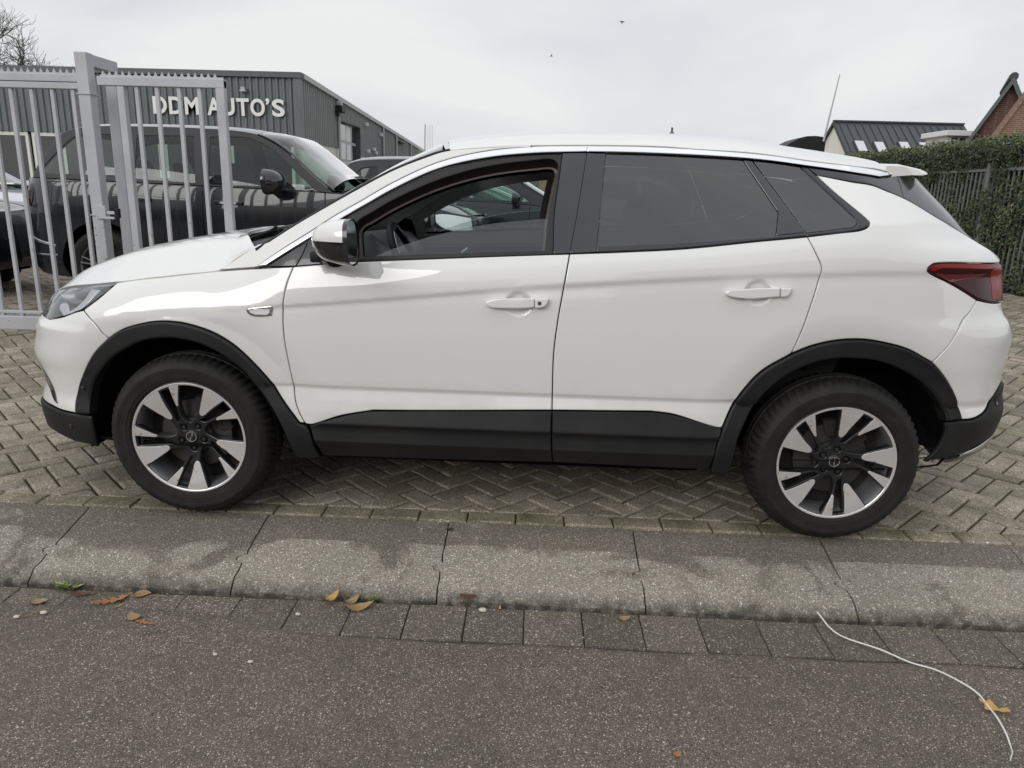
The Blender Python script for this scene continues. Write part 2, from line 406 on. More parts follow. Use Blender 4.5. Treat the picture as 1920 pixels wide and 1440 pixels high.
class Surf:
    """a car's side skin: c runs round the plan outline in metres, z is height; the near side has y = ycen - y"""
    def __init__(s, plan, inset, ymax, ycen=0., fz=None, rz=None, wf=(1.5, .6), wr=(1.0, 1.05), disp=None, front=-1):
        d = catmull(plan, 24); seg = np.hypot(*np.diff(d, axis=0).T); L = np.concatenate([[0], np.cumsum(seg)])
        x0 = s.x0 = (plan[0][0] + plan[-1][0]) / 2
        # shift so that c is about x on the flank
        i = np.argmin(np.abs(d[:, 0] - x0)); s.c = L - L[i] + x0; s.px = d[:, 0]; s.py = d[:, 1]
        s.inset = inset; s.ymax = ymax; s.ycen = ycen; s.fz = fz; s.rz = rz; s.wf = wf; s.wr = wr; s.disp = disp
        s.cmin, s.cmax = s.c[0], s.c[-1]
    def P(s, c, z, off=0.):
        c = np.asarray(c, float); z = np.asarray(z, float)
        xc = np.interp(c, s.c, s.px); yc = np.interp(c, s.c, s.py)
        ins = s.inset(xc, z)
        y = yc * (1 - ins / s.ymax); x = xc.copy()
        if s.fz is not None: x = x + smooth01((-(xc) - s.wf[0]) / s.wf[1]) * s.fz(z)
        if s.rz is not None: x = x - smooth01(((xc) - s.wr[0]) / s.wr[1]) * s.rz(z)
        if s.disp is not None: y = y + s.disp(x, z)
        Q = np.stack([x, s.ycen - y, z * np.ones_like(x)], -1)
        if np.any(off): Q = Q + s.N(c, z) * np.asarray(off)[..., None]
        return Q
    def N(s, c, z):
        e = 2e-3
        a = s.P(c + e, z) - s.P(c - e, z); b = s.P(c, z + e) - s.P(c, z - e)
        n = np.cross(a, b); n /= np.maximum(np.linalg.norm(n, axis=-1, keepdims=True), 1e-12)
        return n

class HSurf:
    """a height sheet z = f(x, y) (bonnet, roof, windscreen); domain is (x, y)"""
    def __init__(s, f): s.f = f
    def P(s, x, y, off=0.):
        x = np.asarray(x, float); y = np.asarray(y, float)
        Q = np.stack([x, y, s.f(x, y)], -1)
        if np.any(off): Q = Q + s.N(x, y) * np.asarray(off)[..., None]
        return Q
    def N(s, x, y):
        e = 2e-3
        a = s.P(x + e, y) - s.P(x - e, y); b = s.P(x, y + e) - s.P(x, y - e)
        n = np.cross(a, b); return n / np.linalg.norm(n, axis=-1, keepdims=True)

# the white car's flank
W_ZC = herm([(-2.3, .84), (-1.6, .86), (-.85, .93), (.203, 1.044), (1.17, 1.118), (1.7, 1.135), (2.3, 1.13)])
W_ZB = herm([(-2.3, .90), (-2.0, .925), (-1.75, .967), (-1.17, 1.048), (-.62, 1.10), (.21, 1.156), (.75, 1.205), (1.31, 1.277), (1.6, 1.30), (2.3, 1.31)])
W_TAB = herm([(.05, .12), (.12, .085), (.20, .045), (.30, .015), (.40, .004), (.48, .002), (.53, .008), (.568, .0165), (.585, .020), (.603, .0125), (.66, .010), (.78, .008),
              (.86, .0105), (.905, .0135), (.932, .0165), (.95, .010), (.975, .012), (1.04, .024), (1.09, .043), (1.10, .047)])
def w_inset(x, z):
    zc = W_ZC(x); zb = W_ZB(x)
    ze = np.where(z < .60, z, np.where(z < zc, .60 + (z-.60)*.35/(zc-.60), np.where(z < zb, .95 + (z-zc)*.15/(zb-zc), 1.10)))
    fade = smooth01((x + 1.25) / .4)
    flat = herm([(.05, .12), (.12, .085), (.20, .045), (.30, .015), (.40, .004), (.5, .012), (.60, .012), (.78, .008), (.90, .012), (.95, .022), (1.0, .045), (1.05, .075), (1.10, .12)])(ze)
    h = np.maximum(z - zb, 0)
    return W_TAB(ze)*fade + flat*(1-fade) + (.5 + .36*smooth01((x-.2)/1.3))*h + .12*h*h
W_FZ = herm([(.10, .22), (.15, .16), (.2, .12), (.245, .06), (.28, .02), (.35, .005), (.42, 0), (.50, .02), (.57, .012), (.64, -.012), (.72, .008), (.77, .014), (.80, .05), (.91, .10), (.96, .16), (1.0, .25), (1.1, .35)])
W_RZ = herm([(.10, .28), (.15, .2), (.25, .1), (.35, .03), (.43, .01), (.53, -.01), (.60, .005), (.67, .01), (.75, 0), (.83, 0), (.90, .02), (.95, .06), (1.07, .09), (1.16, .11),
             (1.20, .15), (1.25, .24), (1.365, .345), (1.466, .435), (1.6, .54)])
HUBZ = .345; HUBX = 1.3375
def w_disp(x, z):
    d = np.zeros(np.broadcast(x, z).shape)
    for hx in (-HUBX, HUBX):
        r = np.hypot(x - hx, z - HUBZ)
        d = d - .012 * np.clip((.62 - r)/.09, 0, 1.2)**1.5 * smooth01((z-.35)/.2)
    for hx, hz in HANDLES:                       # finger cups behind the door handles
        q = ((x - hx)/.058)**2 + ((z - hz)/.052)**2
        d = d - .017 * smooth01(1.25*(1 - q))
    return d
HANDLES = [(.024, .961), (.941, 1.034)]
W_PLAN = [(-2.245, 0), (-2.235, .30), (-2.17, .56), (-2.04, .735), (-1.80, .855), (-1.45, .905), (-1.0, .918), (0, .925), (.9, .922), (1.35, .912),
          (1.70, .872), (1.93, .79), (2.08, .67), (2.17, .50), (2.22, .25), (2.23, 0)]
WS = Surf(W_PLAN, w_inset, .925, 0., W_FZ, W_RZ, disp=w_disp)
# ---------------------------------------------------------------- simpler cars seen over the fence (front at -x, local)
def car_surf(L, W, zb, tumble, x_of=None, rzt=None, fzt=None, zroof=1.8, mapf=None):
    a = L/2; w = W/2
    plan = [(-a, 0), (-a+.03, .45*w), (-a+.14, .72*w), (-a+.36, .89*w), (-a+.75, .965*w), (-a+1.3, .99*w), (0, w), (a-1.2, .99*w), (a-.65, .965*w), (a-.30, .90*w), (a-.11, .74*w), (a-.03, .45*w), (a, 0)]
    tab = herm([(.10, .10), (.25, .03), (.40, .005), (.62, .0), (.80, -.004), (.93, .012), (1.0, .030), (1.02, .040)])
    def inset(x, z):
        b = zb(x); ze = np.where(z < .6, z, .6 + (z-.6)*.42/(b-.6)); h = np.maximum(z - b, 0)
        return tab(np.minimum(ze, 1.02)) + tumble*h + .10*h*h
    S = Surf(plan, inset, w, 0., herm(fzt), herm(rzt), wf=(a-.75, .62), wr=(a-1.1, 1.0))
    return S
RR_ZB = herm([(-2.6, 1.08), (-1.6, 1.17), (-.9, 1.225), (.5, 1.25), (1.6, 1.27), (2.5, 1.27)])
RR = car_surf(5.0, 2.0, RR_ZB, .42,
              rzt=[(.15, .25), (.3, .08), (.45, .0), (.8, .02), (1.15, .05), (1.28, .07), (1.45, .13), (1.65, .24), (1.8, .34)],
              fzt=[(.15, .25), (.3, .05), (.45, 0), (.75, .02), (1.0, .06), (1.1, .15), (1.3, .3)])
RR_POS = (-2.95, 4.75, .12)
# traced outlines of the car skin: (distance along the flank, height[, 1 = sharp corner]) in metres
OUT = {
 'front_bumper': [(-2.871,0.8,1),(-2.35,0.8),(-2.0582,0.8022,1),(-1.9567,0.8222),(-1.8735,0.8485),(-1.8177,0.8616,1),(-1.739,0.8173),(-1.6618,0.7519,1),(-1.7258,0.6957),(-1.7769,0.6266),(-1.8354,0.5563),(-1.8664,0.4877),(-1.8561,0.4157,1),(-1.951,0.4172),(-2.0357,0.4237),(-2.14,0.425),(-2.35,0.42),(-2.871,0.42,1)],
 'headlight': [(-2.2912,0.89,1),(-1.898,0.9495),(-1.7035,0.9702,1),(-1.7131,0.944),(-1.743,0.9134),(-1.7991,0.8748),(-1.8735,0.8485),(-1.9567,0.8222),(-2.0582,0.8022),(-2.32,0.8),(-2.43,0.835,1),(-2.3,0.895)],
 'fender': [(-1.6895,0.9738,1),(-1.4757,1.001),(-1.2064,1.0378),(-1.042,1.0562),(-0.876,1.0718,1),(-0.8997,1.0004),(-0.9145,0.9214),(-0.9171,0.8351),(-0.91,0.7332),(-0.8961,0.6141),(-0.885,0.519),(-0.8538,0.4481),(-0.8447,0.4351,1),(-0.8692,0.4384,1),(-0.8981,0.4764),(-0.9432,0.5353),(-0.9935,0.6108),(-1.0505,0.6782),(-1.1254,0.7503),(-1.2027,0.7965),(-1.2751,0.8211),(-1.3493,0.8349),(-1.4319,0.8355),(-1.517,0.8194),(-1.6002,0.791),(-1.6618,0.7519,1),(-1.739,0.8173),(-1.8177,0.8616,1),(-1.7991,0.8748),(-1.743,0.9134),(-1.7131,0.944)],
 'front_door': [(-0.876,1.0718,1),(-0.769,1.0837),(-0.6314,1.0977),(-0.3008,1.1213),(-0.0568,1.1379),(0.2067,1.1548,1),(0.1842,0.9948),(0.1717,0.9011),(0.161,0.7734),(0.1617,0.6422),(0.1642,0.5334,1),(-0.3444,0.5128),(-0.5628,0.5055,1),(-0.6942,0.4776),(-0.822,0.4321),(-0.8447,0.4351,1),(-0.8538,0.4481),(-0.885,0.519),(-0.8961,0.6141),(-0.91,0.7332),(-0.9171,0.8351),(-0.9145,0.9214),(-0.8997,1.0004)],
 'rear_door': [(0.2067,1.1548,1),(0.4352,1.1704),(0.6455,1.188),(0.9379,1.2256),(1.1126,1.2463,1),(1.1474,1.1786),(1.1689,1.1328),(1.1646,1.0852),(1.1386,0.9723),(1.0969,0.8091),(1.0931,0.7958,1),(0.9873,0.7229),(0.9248,0.645),(0.8821,0.5649),(0.8505,0.4839,1),(0.8336,0.4835),(0.6507,0.5352),(0.5603,0.5441,1),(0.368,0.539),(0.1642,0.5334,1),(0.1617,0.6422),(0.161,0.7734),(0.1717,0.9011),(0.1842,0.9948)],
 'quarter_panel': [(1.1126,1.2463,1),(1.2547,1.2626),(1.4001,1.2768),(1.4495,1.2911),(1.4734,1.3086,1),(1.2373,1.4713),(1.2281,1.4785,1),(1.5068,1.4561),(1.7101,1.4447),(1.7867,1.4276),(1.8885,1.3974),(1.9949,1.3302),(2.1615,1.2434,1),(2.1444,1.2116),(2.2041,1.1696),(2.1452,1.1536,1),(1.7193,1.1616),(1.6697,1.1546),(1.6441,1.1352),(1.6495,1.1262),(1.7619,1.0845),(1.9199,1.0152,1),(1.8769,0.9748),(1.7703,0.9047),(1.6616,0.7717,1),(1.6306,0.7867),(1.5468,0.8259),(1.4507,0.8493),(1.3633,0.8605),(1.2647,0.8545),(1.1697,0.8304),(1.0931,0.7958,1),(1.0969,0.8091),(1.1386,0.9723),(1.1646,1.0852),(1.1689,1.1328),(1.1474,1.1786)],
 'rear_bumper': [(1.9199,1.0152,1),(2.0111,1.0005),(2.1266,0.9922),(2.42,0.985),(2.833,0.985,1),(2.833,0.6,1),(2.45,0.6),(2.1688,0.65),(2.0515,0.6022),(1.9795,0.5532),(1.8946,0.5298),(1.8378,0.5283,1),(1.8202,0.6011),(1.7791,0.6673),(1.7091,0.7316),(1.6616,0.7717,1),(1.7703,0.9047),(1.8769,0.9748)],
 'taillight': [(1.6441,1.1352),(1.6697,1.1546),(1.7193,1.1616),(1.8829,1.1613),(2.1239,1.1536,1),(2.36,1.135),(2.48,1.12,1),(2.46,1.01,1),(2.34,0.99),(2.1273,0.9943,1),(2.0111,1.0005),(1.92,1.0167,1),(1.7619,1.0845),(1.6495,1.1262)],
 'rear_bumper_cladding': [(1.7572,0.5213,1),(1.8384,0.5251,1),(1.8955,0.526),(1.9792,0.5509),(2.0524,0.5997),(2.1688,0.65),(2.45,0.595),(2.833,0.595,1),(2.833,0.3,1),(2.45,0.3),(2.1588,0.42),(1.9836,0.401),(1.8702,0.3754),(1.7857,0.3641),(1.7126,0.3579,1),(1.7573,0.4134),(1.7681,0.4673)],
 'skid_plate': [(1.8712,0.3736,1),(1.9852,0.3988),(2.1588,0.42),(2.45,0.295),(2.833,0.295,1),(2.833,0.2,1),(2.4,0.2),(2.1488,0.38),(1.9825,0.372,1)],
 'front_bumper_cladding': [(-1.8562,0.4139,1),(-1.9514,0.4148),(-2.036,0.4213),(-2.14,0.42),(-2.35,0.415),(-2.871,0.415,1),(-2.871,0.2,1),(-2.3,0.22),(-2.1552,0.2949),(-2.0466,0.2966),(-1.919,0.2794),(-1.8209,0.2767),(-1.7807,0.2721,1),(-1.7711,0.3443),(-1.7752,0.4161,1)],
 'front_arch_cladding': [(-1.8561,0.4157,1),(-1.8664,0.4877),(-1.8354,0.5563),(-1.7769,0.6266),(-1.7258,0.6957),(-1.6618,0.7519,1),(-1.6002,0.791),(-1.517,0.8194),(-1.4319,0.8355),(-1.3493,0.8349),(-1.2751,0.8211),(-1.2027,0.7965),(-1.1254,0.7503),(-1.0505,0.6782),(-0.9935,0.6108),(-0.9432,0.5353),(-0.8981,0.4764),(-0.8692,0.4384,1),(-0.8333,0.4248),(-0.802,0.3283),(-0.7853,0.2891,1),(-0.8908,0.2846,1),(-0.9075,0.3366),(-0.9348,0.4078),(-0.9868,0.5029),(-1.0348,0.5699),(-1.0851,0.639),(-1.1491,0.6933),(-1.2192,0.7344),(-1.2794,0.7567),(-1.3536,0.7691),(-1.43,0.7674),(-1.5099,0.7494),(-1.5791,0.7174),(-1.6368,0.6822),(-1.6997,0.6201),(-1.7525,0.5578),(-1.7788,0.4909),(-1.7751,0.4215,1)],
 'rear_arch_cladding': [(0.8505,0.4839,1),(0.8821,0.5649),(0.9248,0.645),(0.9873,0.7229),(1.0931,0.7958,1),(1.1697,0.8304),(1.2647,0.8545),(1.3633,0.8605),(1.4507,0.8493),(1.5468,0.8259),(1.6306,0.7867),(1.6616,0.7717,1),(1.7091,0.7316),(1.7791,0.6673),(1.8202,0.6011),(1.8378,0.5283,1),(1.7571,0.5234,1),(1.7479,0.5662),(1.7094,0.6253),(1.6359,0.6894),(1.5368,0.7408),(1.4288,0.7768),(1.3402,0.7845),(1.2616,0.7826),(1.173,0.7597),(1.0871,0.7133),(1.0169,0.6483),(0.9735,0.5825),(0.9399,0.5122),(0.916,0.446),(0.907,0.3779),(0.8965,0.295,1),(0.8205,0.2944,1),(0.8281,0.3931)],
 'front_door_cladding': [(-0.8265,0.4296,1),(-0.6942,0.4765),(-0.5737,0.5029,1),(0.1643,0.5312,1),(0.1665,0.42),(0.1758,0.3049,1),(-0.3004,0.2944),(-0.783,0.2892,1),(-0.7953,0.3286)],
 'rear_door_cladding': [(0.1643,0.5312,1),(0.5605,0.5419,1),(0.6509,0.533),(0.8488,0.4828,1),(0.8303,0.3932),(0.8201,0.2969,1),(0.5347,0.2996),(0.1758,0.3049,1),(0.1665,0.42)],
 'chrome_strip_front': [(-1.0424,1.0582,1),(-0.907,1.1464),(-0.8253,1.1991),(-0.7185,1.2714),(-0.6309,1.3231),(-0.5104,1.3967),(-0.3283,1.4839),(-0.1423,1.532),(0.0452,1.5545),(0.2663,1.563,1),(0.2656,1.5415,1),(0.0462,1.5303),(-0.1407,1.5069),(-0.3264,1.46),(-0.508,1.3725),(-0.5917,1.3222),(-0.6895,1.2641),(-0.8267,1.1748),(-0.9042,1.125),(-0.9904,1.0693,1)],
 'chrome_strip_rear': [(0.2663,1.563,1),(0.5333,1.5657),(0.9287,1.5515),(1.2048,1.527),(1.8575,1.5022),(1.9729,1.4864,1),(1.8451,1.4772,1),(1.782,1.4811),(1.1968,1.509),(0.9062,1.533),(0.5328,1.5421),(0.2667,1.5416,1)],
 'corner_trim': [(-0.9901,1.0673,1),(-0.9039,1.1228),(-0.8262,1.1708,1),(-0.8457,1.116),(-0.8669,1.0733,1)],
 'mirror_sail': [(-0.8262,1.1708,1),(-0.7581,1.2194),(-0.6894,1.2631,1),(-0.6668,1.2546),(-0.6491,1.2107),(-0.6384,1.1588),(-0.6315,1.0993,1),(-0.8669,1.0733,1),(-0.8457,1.116)],
 'window_frame': [(-0.6894,1.2631,1),(-0.5915,1.3201),(-0.5078,1.3709),(-0.3262,1.4579),(-0.1406,1.5048),(0.0463,1.5282),(0.1689,1.5364,1),(0.1573,1.4249),(0.1443,1.3028),(0.1448,1.164),(0.1431,1.1512,1),(-0.3009,1.1221),(-0.6314,1.0983,1),(-0.6384,1.1588),(-0.6491,1.2107),(-0.6668,1.2546)],
 'window_opening': [(-0.6249,1.1194,1),(-0.6383,1.1889),(-0.6399,1.2453),(-0.5756,1.2919),(-0.5044,1.3359),(-0.3536,1.4092),(-0.2024,1.4611),(-0.0752,1.4894),(0.0525,1.5073),(0.127,1.5133),(0.1509,1.4972),(0.1404,1.4245),(0.1193,1.3021),(0.1097,1.1648,1)],
 'b_pillar_front': [(0.1689,1.5364,1),(0.2657,1.5398,1),(0.2498,1.4274),(0.2317,1.3054),(0.2067,1.1552,1),(0.1442,1.1512,1),(0.1443,1.3028),(0.1573,1.4249)],
 'b_pillar_rear': [(0.2657,1.5398,1),(0.3412,1.5387,1),(0.3299,1.4091),(0.3106,1.1859,1),(0.309,1.1634,1),(0.2067,1.1552,1),(0.2317,1.3054),(0.2498,1.4274)],
 'belt_moulding': [(0.3085,1.1859,1),(0.6461,1.2122),(0.9887,1.2465),(1.108,1.2618,1),(1.1126,1.2469,1),(0.938,1.2266),(0.6456,1.1889),(0.4352,1.1714),(0.309,1.1634,1)],
 'rear_glass': [(0.3412,1.5387,1),(0.5311,1.5399),(0.735,1.5375),(0.8911,1.5315,1),(1.0074,1.3326,1),(0.9887,1.2465,1),(0.6461,1.2122),(0.3106,1.1859,1),(0.3299,1.4091)],
 'rear_door_trim': [(0.8911,1.5315,1),(0.9292,1.5284,1),(1.108,1.2618,1),(0.9887,1.2465,1),(1.0074,1.3326,1)],
 'quarter_glass': [(0.9335,1.5285,1),(1.1385,1.5081,1),(1.3798,1.3243),(1.3903,1.3072),(1.3579,1.2895),(1.3056,1.2837),(1.1103,1.2618,1)],
 'quarter_glass_frame': [(1.1101,1.2609,1),(1.3051,1.2828),(1.3572,1.2885),(1.3903,1.3072),(1.3798,1.3243),(1.1385,1.5081,1),(1.1862,1.5047,1),(1.2354,1.4712),(1.4701,1.3123),(1.4638,1.2989),(1.4022,1.2788),(1.1126,1.2469,1)],
 'd_pillar_trim': [(1.1849,1.5067,1),(1.7773,1.479),(1.8385,1.475),(2.03,1.4901,1),(1.8907,1.3984,1),(1.7913,1.4297),(1.7157,1.4472),(1.5102,1.4582),(1.2382,1.4764,1)],
 'spoiler_side': [(2.03,1.4901,1),(2.2888,1.4847,1),(2.2688,1.4542),(2.2588,1.4127),(2.2688,1.3579),(2.2288,1.29),(2.2534,1.242,1),(2.1632,1.2435,1),(1.997,1.3312),(1.8907,1.3984,1)],
 'a_pillar': [(-1.2066,1.0397,1),(-1.0413,1.1489,1),(-0.9937,1.16,1),(-0.829,1.265),(-0.67,1.3612),(-0.5094,1.4521),(-0.3793,1.5071),(-0.3051,1.5323),(-0.1649,1.5474),(-0.0357,1.5575),(0.0502,1.5632,1),(0.0451,1.5567,1),(-0.1424,1.5341),(-0.3285,1.486),(-0.5106,1.3988),(-0.6311,1.3252),(-0.7188,1.2734),(-0.8255,1.2011),(-0.9072,1.1484),(-1.0402,1.0593,1)],
 'front_glass': [(-0.5803,1.1209,1),(-0.4493,1.1748),(-0.2965,1.2235),(-0.097,1.2676),(0.0614,1.2863),(0.1446,1.2948,1),(0.1428,1.223),(0.1412,1.1482,1),(-0.2434,1.124)],
 'indicator': [(-1.0651,0.8993,1),(-1.0415,0.9056),(-0.991,0.912),(-0.9561,0.9155),(-0.9573,0.8968),(-0.9617,0.8779,1),(-1.0039,0.8722),(-1.0386,0.874),(-1.0582,0.8826)],
 'lock_cap': [(0.0793,0.981,1),(0.1185,0.9854),(0.132,0.9828),(0.1237,0.9577),(0.1034,0.9477),(0.0806,0.9459,1)],
}
CRV = {
 'roof': [(-0.9865,-0.804,1.1621),(-0.8218,-0.7781,1.2671),(-0.6627,-0.7338,1.3633),(-0.5021,-0.6897,1.4542),(-0.372,-0.663,1.5092),(-0.2978,-0.651,1.5344),(-0.1576,-0.6469,1.5506),(-0.0283,-0.6463,1.56),(0.0576,-0.6467,1.5653),(0.2716,-0.6514,1.5714),(0.5415,-0.6401,1.5749),(0.7292,-0.6309,1.5679),(0.938,-0.625,1.5603),(1.1614,-0.6453,1.5354),(1.4367,-0.6157,1.5109),(1.5455,-0.5683,1.4984)],
 'hood': [(-2.0769,-0.5213,0.89),(-1.9512,-0.6144,0.9283),(-1.7849,-0.7079,0.9542),(-1.641,-0.7681,0.9756),(-1.4687,-0.7923,1.0029),(-1.3347,-0.7991,1.022),(-1.1998,-0.8032,1.0407),(-1.1155,-0.7955,1.0961),(-1.034,-0.7944,1.1505)],
}
SUB = {
 'daylight_strip': [(-1.9111,0.9423,1),(-1.8116,0.945,1),(-1.8232,0.8996),(-1.8867,0.8505),(-1.96,0.8265,1),(-1.9545,0.8372),(-1.896,0.8736),(-1.8688,0.911)],
 'daylight_top': [(-2.1746,0.898,1),(-2.0068,0.9158,1),(-1.9832,0.9076),(-2.0045,0.8999),(-2.1189,0.8949,1)],
 'lamp_patch': [(-2.0808,0.8689),(-2.0559,0.8804),(-1.9998,0.8767),(-1.9471,0.8454),(-1.9663,0.8258),(-2.0214,0.8381)],
 'lens': [(-2.0263,0.898,1),(-1.907,0.9139,1),(-1.9028,0.879),(-1.939,0.8523),(-1.98,0.8726)],
 'handle_f': [(-0.1103,0.9599,1),(-0.097,0.9685),(-0.041,0.9776),(0.0208,0.9808),(0.0772,0.9827,1),(0.0784,0.949,1),(0.0535,0.9448),(-0.0295,0.9411),(-0.0879,0.9422),(-0.1048,0.9498)],
 'handle_r': [(0.807,1.0272,1),(0.8205,1.0387),(0.8729,1.0445),(0.9305,1.0497),(1.0101,1.0537,1),(1.011,1.0195,1),(0.9727,1.0152),(0.8944,1.0084),(0.8305,1.0127),(0.8117,1.0192)],
 'handle_r2': [(1.0142,1.0539,1),(1.0554,1.0542,1),(1.047,1.0307),(1.0335,1.0202),(1.0151,1.0196,1)],
 'tail_top': [(1.6544,1.1313,1),(1.6682,1.1475),(1.7165,1.1557),(2.081,1.1492,1),(2.0768,1.14),(1.7141,1.1417),(1.6784,1.1314,1)],
 'tail_red': [(2.0139,1.1187,1),(2.0776,1.1421),(2.1975,1.1086),(2.1715,1.0277),(2.0758,1.0093,1),(2.0221,1.0127,1)],
 'tail_sheen': [(1.6815,1.1229,1),(1.8194,1.1185),(1.9843,1.1175,1),(1.9379,1.1059),(1.823,1.0955),(1.7669,1.0858,1)],
}
RRT = {
 'quarter_window': [(2.332,1.319,1),(2.309,1.537),(2.241,1.679),(2.062,1.718),(1.416,1.742,1),(1.299,1.325,1)],
 'rear_door_window': [(1.072,1.278,1),(1.131,1.744,1),(0.522,1.749,1),(0.448,1.253,1)],
 'front_door_window': [(0.307,1.236,1),(0.374,1.751,1),(0.005,1.758),(-0.098,1.728),(-0.328,1.595),(-0.603,1.366),(-0.817,1.179,1),(-0.263,1.239)],
 'roofline': [(2.474,1.71,1),(2.229,1.812),(1.486,1.839),(0.829,1.861),(0.251,1.854),(-0.163,1.816),(-0.53,1.777),(-0.715,1.691),(-0.982,1.523),(-1.301,1.301,1)],
 'wind': [(-1.15,1.188),(-1.033,1.315)],
 'seam_df': [(-0.861,1.144),(-0.882,0.998),(-0.879,0.627)],
 'seam_b': [(0.456,1.816),(0.374,1.25),(0.361,0.963)],
 'handle': [(0.242,1.087,1),(-0.042,1.084,1),(-0.041,1.048,1),(0.243,1.05,1)],
 'strip': [(2.444,0.77),(2.444,0.71),(1.994,0.601)],
 'rearsil': [(2.444,1.16),(2.444,0.69),(2.444,1.24),(2.454,1.41)],
 'mirror': [(-0.261,1.372),(-0.65,1.383),(-0.676,1.201),(-0.285,1.232)],
 'seat': [(0.015,1.496),(-0.217,1.266)],
}
# ================================================================ the white car
CAR = thing('parked_car', 'white five-door SUV with black cladding parked side-on across the pavement, driver window half open', 'car')
CAR.empty_display_size = 1
NEAR = []          # parts to mirror onto the far flank
def wp(name, key, mats, off=0., mirror=True, holes=(), **k):
    o = panel(name, WS, OUT[key], mats, CAR, holes=[OUT[h] for h in holes], off=off, **k)
    if mirror: NEAR.append(o)
    return o
# --- white painted panels
wp('front_bumper', 'front_bumper', 'white_paint', grid=.022)
wp('fender', 'fender', 'white_paint', grid=.013)
fd = wp('front_door', 'front_door', 'white_paint', grid=.0085)
rd = wp('rear_door', 'rear_door', 'white_paint', grid=.0085)
wp('quarter_panel', 'quarter_panel', 'white_paint', grid=.012)
wp('rear_bumper', 'rear_bumper', 'white_paint', grid=.022)
wp('windscreen_pillar', 'a_pillar', 'white_paint', off=.002, flange=.02)
# --- black cladding: proud of the skin, rounded shoulder
def clad(c, z): return .016 * smooth01((.60 - z)/.08) + .004
wp('front_bumper_cladding', 'front_bumper_cladding', 'black_plastic', off=.010, edge=.008, grid=.03, round_=1.)
wp('wheel_arch_trim', 'front_arch_cladding', 'black_plastic', off=.020, edge=.009, grid=.025, round_=1., flange=.05)
wp('wheel_arch_trim', 'rear_arch_cladding', 'black_plastic', off=.020, edge=.009, grid=.025, round_=1., flange=.05)
_dc = herm([(.2, -.03), (.27, -.014), (.34, .006), (.362, .015), (.372, .019), (.382, .0165), (.40, .013), (.42, .0105), (.434, .012), (.443, .020), (.449, .023), (.458, .020), (.50, .007), (.53, .003)])
def doorclad(c, z): return _dc(z)
wp('door_cladding', 'front_door_cladding', 'black_plastic', offf=doorclad, edge=.005, grid=.0075, round_=1.)
wp('door_cladding', 'rear_door_cladding', 'black_plastic', offf=doorclad, edge=.005, grid=.0075, round_=1.)
wp('rear_bumper_cladding', 'rear_bumper_cladding', 'black_plastic', off=.012, edge=.008, grid=.03, round_=1.)
wp('skid_plate', 'skid_plate', 'satin_chrome', off=.012, edge=.006, grid=.03)
# --- window surround
wp('chrome_strip', 'chrome_strip_front', 'chrome', off=.008, edge=.004, grid=.03, gap=.0006, round_=1.)
wp('chrome_strip', 'chrome_strip_rear', 'chrome', off=.008, edge=.004, grid=.03, gap=.0006, round_=1.)
wp('corner_trim', 'corner_trim', 'trim_grey', off=-.002, edge=.002, gap=.0015)
wp('mirror_sail', 'mirror_sail', 'trim_grey', off=-.002, edge=.002, gap=.0015)
wp('window_frame', 'window_frame', 'rubber_seal', off=-.003, edge=.006, gap=.0005, holes=['window_opening'], flange=.06, grid=.03)
wp('pillar_trim', 'b_pillar_front', 'black_gloss', off=.001, gap=.001, edge=.003)
wp('pillar_trim', 'b_pillar_rear', 'black_gloss', off=.001, gap=.001, edge=.003)
wp('belt_moulding', 'belt_moulding', 'trim_grey', off=.004, gap=.0006, edge=.005, round_=1.)
wp('rear_door_trim', 'rear_door_trim', 'black_gloss', off=-.001, gap=.0012)
wp('quarter_glass_frame', 'quarter_glass_frame', 'trim_grey', off=.002, gap=.0006, edge=.006, round_=1.)
wp('upper_quarter_trim', 'd_pillar_trim', 'trim_grey', off=-.001, gap=.001)
wp('rear_window_trim', 'spoiler_side', 'trim_grey', off=-.001, gap=.001)
g1 = wp('side_window', 'rear_glass', 'privacy_glass', off=-.006, gap=.0005, edge=.001, flange=.004, label='dark tinted rear door window')
g2 = wp('quarter_window', 'quarter_glass', 'privacy_glass', off=-.004, gap=.0005, edge=.001, flange=.004)
g3 = wp('side_window', 'front_glass', 'side_glass', off=-.022, gap=.0005, edge=.001, flange=.004, grid=.03, label='half lowered driver window')
# --- dark inner skin so that the gaps between panels read black
WO = [(-2.0, .30, 1), (-1.4, .30, 1), (1.86, .36, 1), (2.02, .60), (2.02, .93), (2.02, 1.12, 1), (1.5, 1.12, 1), (.5, 1.08, 1), (-.5, 1.02, 1), (-1.2, .97, 1), (-2.0, .88, 1)]
def arch_hole(hx, r=.485, z0=.31):
    a = math.asin((z0 - HUBZ)/r); return [(hx*1.0 + r*math.cos(t), HUBZ + r*math.sin(t)) + ((1,) if i in (0, 20) else ()) for i, t in enumerate(np.linspace(a + .0, math.pi - a, 21))]
ih = panel('inner_skin', WS, WO, 'dark_void', CAR, holes=[arch_hole(-HUBX), arch_hole(HUBX + .04)], off=-.022, flange=.01, grid=.05, gap=0, edge=.001)
NEAR.append(ih)
# door inner trim (seen through the open window)
it = panel('door_trim', WS, [(-.80, .55, 1), (.2, .55, 1), (.80, .60, 1), (.98, .95, 1), (1.25, 1.24, 1), (.25, 1.14, 1), (-.62, 1.09, 1), (-.95, 1.04, 1)], 'dash_plastic', CAR, off=-.085, flange=.05, grid=.05, edge=.01, gap=0)
NEAR.append(it)

